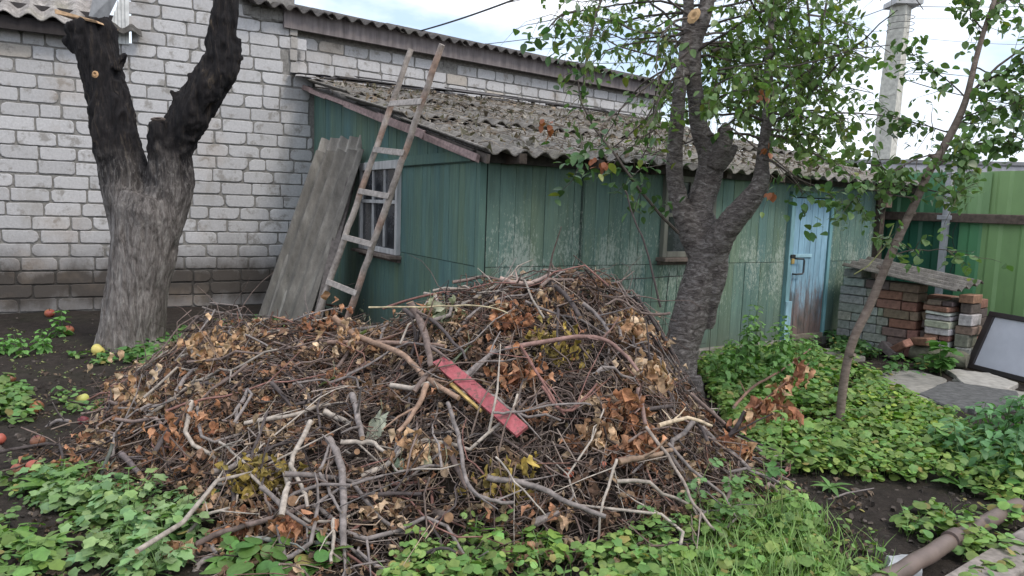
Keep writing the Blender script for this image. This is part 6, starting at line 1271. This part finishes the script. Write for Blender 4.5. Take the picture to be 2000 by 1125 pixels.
for (px, py, n, L, b_, lab, tm, nm) in ((95, 960, 11, .20, (.15, .28, .07), 'large dandelion with long toothed leaves at the left edge', LT_LONG, 'dandelion'), (80, 1080, 9, .14, (.17, .30, .07), 'light green dandelion in the bottom left corner', LT_LONG, 'dandelion'), (1655, 905, 12, .20, (.08, .19, .06), 'spiky dark thistle rosette below the sapling foot', LT_THIS, 'thistle'), (1765, 900, 11, .18, (.09, .20, .06), 'spiky thistle rosette right of the sapling foot', LT_THIS, 'thistle'), (1880, 960, 9, .16, (.10, .21, .06), 'long-leaved weed before the right nettle patch', LT_THIS, 'thistle'), (1620, 960, 8, .13, (.13, .26, .07), 'small light rosette at the edge of the bare soil', LT_LONG, 'dandelion'), (450, 1110, 6, .12, (.15, .30, .07), 'small bright dock below the bottom log', leaf_t(.22, .4, .3, 5), 'dock'), (620, 1110, 6, .08, (.12, .26, .06), 'bright round-leaved weed left of the upright pale stick foot', LT_ROUND, 'dock'), (1400, 1120, 8, .14, (.13, .25, .06), 'narrow-leaved rosette in the bottom grass', LT_LONG, 'dandelion')): rosette(G(px, py), n, L, b_, lab, tm, nm=nm)
# sprigs with paired leaflets
def sprig(pts, d, nl, base, lab, ls=.035, nm='rose_sprig', spread=.10):
    q = [P(x, y, d) for x, y in pts]; t_, I = plant(nm, q[0], lab, 'plant'); st, lv = MB(), MB(); st.tube(q, np.linspace(.004, .002, len(q)), 5, (.20, .24, .10)); q = np.array(q)
    for k in range(nl):
        f = RS.uniform(.25, 1)*(len(q)-1); i = min(int(f), len(q)-2); b = q[i]+(q[i+1]-q[i])*(f-i); a = RS.uniform(0, 6.28); d_ = np.array([math.cos(a), math.sin(a)*.6, RS.uniform(-.2, .5)]); e = b+d_*spread*RS.uniform(.6, 1.2); st.tube([b, e], .0013, 3, (.18, .24, .10), cap=False)
        for j in range(1, 4):
            m_ = b+(e-b)*j/3
            for sg in ((1, -1) if j < 3 else (0,)): lv.inst(LT_WIDE[0], LT_WIDE[1], rotmats(np.array([math.atan2(-d_[0], d_[1])+sg*1.2]), RS.normal(-.1, .25, 1), RS.normal(0, .3, 1), [ls*RS.uniform(.8, 1.2)]), [m_], [np.array(base)*RS.uniform(.8, 1.25)])
    fin(st, 'stem', BRANCH, t_, I); fin(lv, 'leaves', LEAF, t_, I)
sprig([(1330, 1090), (1345, 1030), (1362, 960), (1385, 905)], 3.3, 9, (.14, .26, .10), 'thin rose shoot with round leaflets right of the heap, bending right'); sprig([(1420, 1110), (1425, 1040), (1430, 960), (1425, 900)], 3.2, 12, (.14, .26, .09), 'upright rose shoot with round leaflets at the right end of the heap', .038); sprig([(1528, 1080), (1527, 980), (1525, 880), (1528, 800)], 3.4, 8, (.16, .27, .07), 'tall thin green stem standing between the heap and the bare soil', .04); sprig([(1300, 1110), (1290, 1050), (1280, 990)], 3.1, 8, (.14, .26, .09), 'short rose shoot in front of the long light brown stick', .03); sprig([(1470, 1100), (1480, 1040), (1500, 960), (1490, 900)], 3.3, 8, (.10, .22, .07), 'leafy shoot beneath the dark upright branch', .045)
sprig([(1838, 735), (1835, 705), (1838, 672)], 7.0, 10, (.09, .21, .05), 'little maple seedling in front of the brick stack', .10, 'maple_seedling', .12); sprig([(1600, 745), (1598, 725), (1600, 700)], 6.6, 7, (.10, .23, .07), 'broad-leaved seedling in front of the shed door', .08, 'seedling', .10)
# apples
def apple(px, py, r, col, col2, lab, z=0., rot=False):
    c = on(px, py, .0) if z == 'heap' else G(px, py, r*.8)
    t_ = thing('apple', c, lab, 'apple'); mb = MB(); V, C_ = [], []; nr_, ns = 12, 18
    for i in range(nr_+1):
        ph_ = math.pi*i/nr_; rr = math.sin(ph_)*(1+.10*math.cos(ph_)); zz_ = math.cos(ph_)*.9-.28*math.exp(-(ph_/.34)**2)+.12*math.exp(-((math.pi-ph_)/.3)**2)
        for j in range(ns): a = j*2*math.pi/ns; k_ = 1+.03*math.cos(5*a)*(zz_ < 0)+(RS.normal(0, .03) if rot else 0); V.append((rr*k_*math.cos(a)*r, rr*k_*math.sin(a)*r, zz_*r)); C_.append(np.array(col)+(np.array(col2)-np.array(col))*np.clip(.5+.6*math.sin(a+1)+.2*zz_, 0, 1))
    fs = [(i*ns+j, i*ns+(j+1) % ns, (i+1)*ns+(j+1) % ns, (i+1)*ns+j) for i in range(nr_) for j in range(ns)]
    mb.add(V, [f[::-1] for f in fs], np.array(C_)); mb.build('flesh', APPLE, t_, True); mb = MB(); mb.tube([(0, 0, r*.55), (.1*r, 0, r*.85), (.25*r, .05*r, r*1.15)], [.08*r, .06*r, .08*r], 6, (.08, .05, .03)); mb.build('stalk', BRANCH, t_)
    t_.rotation_euler = (RS.uniform(-1.0, 1.0), RS.uniform(-.9, .9), RS.uniform(0, 6))
Yl, Yg, Rd, Bn, Og = (.62, .52, .16), (.50, .52, .14), (.36, .09, .06), (.20, .085, .045), (.50, .20, .09)
for a_ in ((191, 684, .060, Yl, Yg, 'yellow apple lying in front of the walnut trunk'), (97, 612, .055, Og, Rd, 'red apple against the foot of the block wall'), (134, 645, .052, Og, Rd, 'orange red apple behind the tallest left seedling'), (161, 780, .045, Yg, Bn, 'half rotten yellow apple near the left end of the heap'), (72, 795, .045, Bn, Og, 'wrinkled brown apple on the soil left of the half rotten one'), (65, 912, .038, Rd, Bn, 'soft reddish apple above the dandelion leaves'), (32, 918, .032, Rd, Bn, 'dull red apple left of the soft reddish one'), (0, 858, .035, Rd, Rd, 'red apple cut by the left edge'), (163, 822, .035, (.16, .03, .04), Bn, 'dark red apple at the left tip of the heap'),
    (74, 862, .040, (.18, .05, .05), Bn, 'dark brown-red apple half sunk in the soil'), (42, 1085, .022, Og, Og, 'tiny orange apple among the weeds bottom left'), (20, 740, .038, Bn, Bn, 'rotten brown apple at the left edge of the soil'), (480, 660, .05, Og, Rd, 'apple under the heap shoulder right of the walnut trunk')): apple(*a_, rot=a_[3] == Bn)
apple(1110, 924, .026, (.42, .10, .06), (.5, .2, .12), 'small shrivelled red apple in the dark hollow of the heap', 'heap', True); apple(1178, 908, .018, (.36, .12, .08), (.4, .15, .1), 'tiny reddish apple right of the shrivelled one', 'heap')
mb = MB()
CT = np.array([(math.cos(a)*math.cos(e), math.sin(a)*math.cos(e), math.sin(e)) for e in (-.6, .45) for a in np.arange(0, 6.28, 1.2566)]+[(0, 0, 1.)]); n5 = 6
CT = CT[:-1]; m5 = len(CT)//2; CF = [(i, (i+1) % m5, m5+(i+1) % m5, m5+i) for i in range(m5)]+[tuple(range(m5, 2*m5))]
p_ = np.array([G(RS.uniform(-60, 2050), RS.uniform(612, 1120)) for _ in range(3600)]); p_ = np.array([q for q in p_ if ph(q[0], q[1]) < .05]); K = len(p_)
A_ = rotmats(RS.uniform(0, 6.28, K), RS.normal(0, .6, K), RS.normal(0, .6, K), RS.uniform(.004, .018, K)**1.0)*(1+RS.normal(0, .25, (K, 3, 1)))
mb.inst(CT, CF, A_, p_, np.array((.055, .046, .040))[None]*RS.uniform(.5, 2.2, (K, 1)))
mb.build('soil_clods', BRICKR, label='small dark clods and crumbs of soil lying on the bare ground', cat='soil crumbs', kind='stuff')
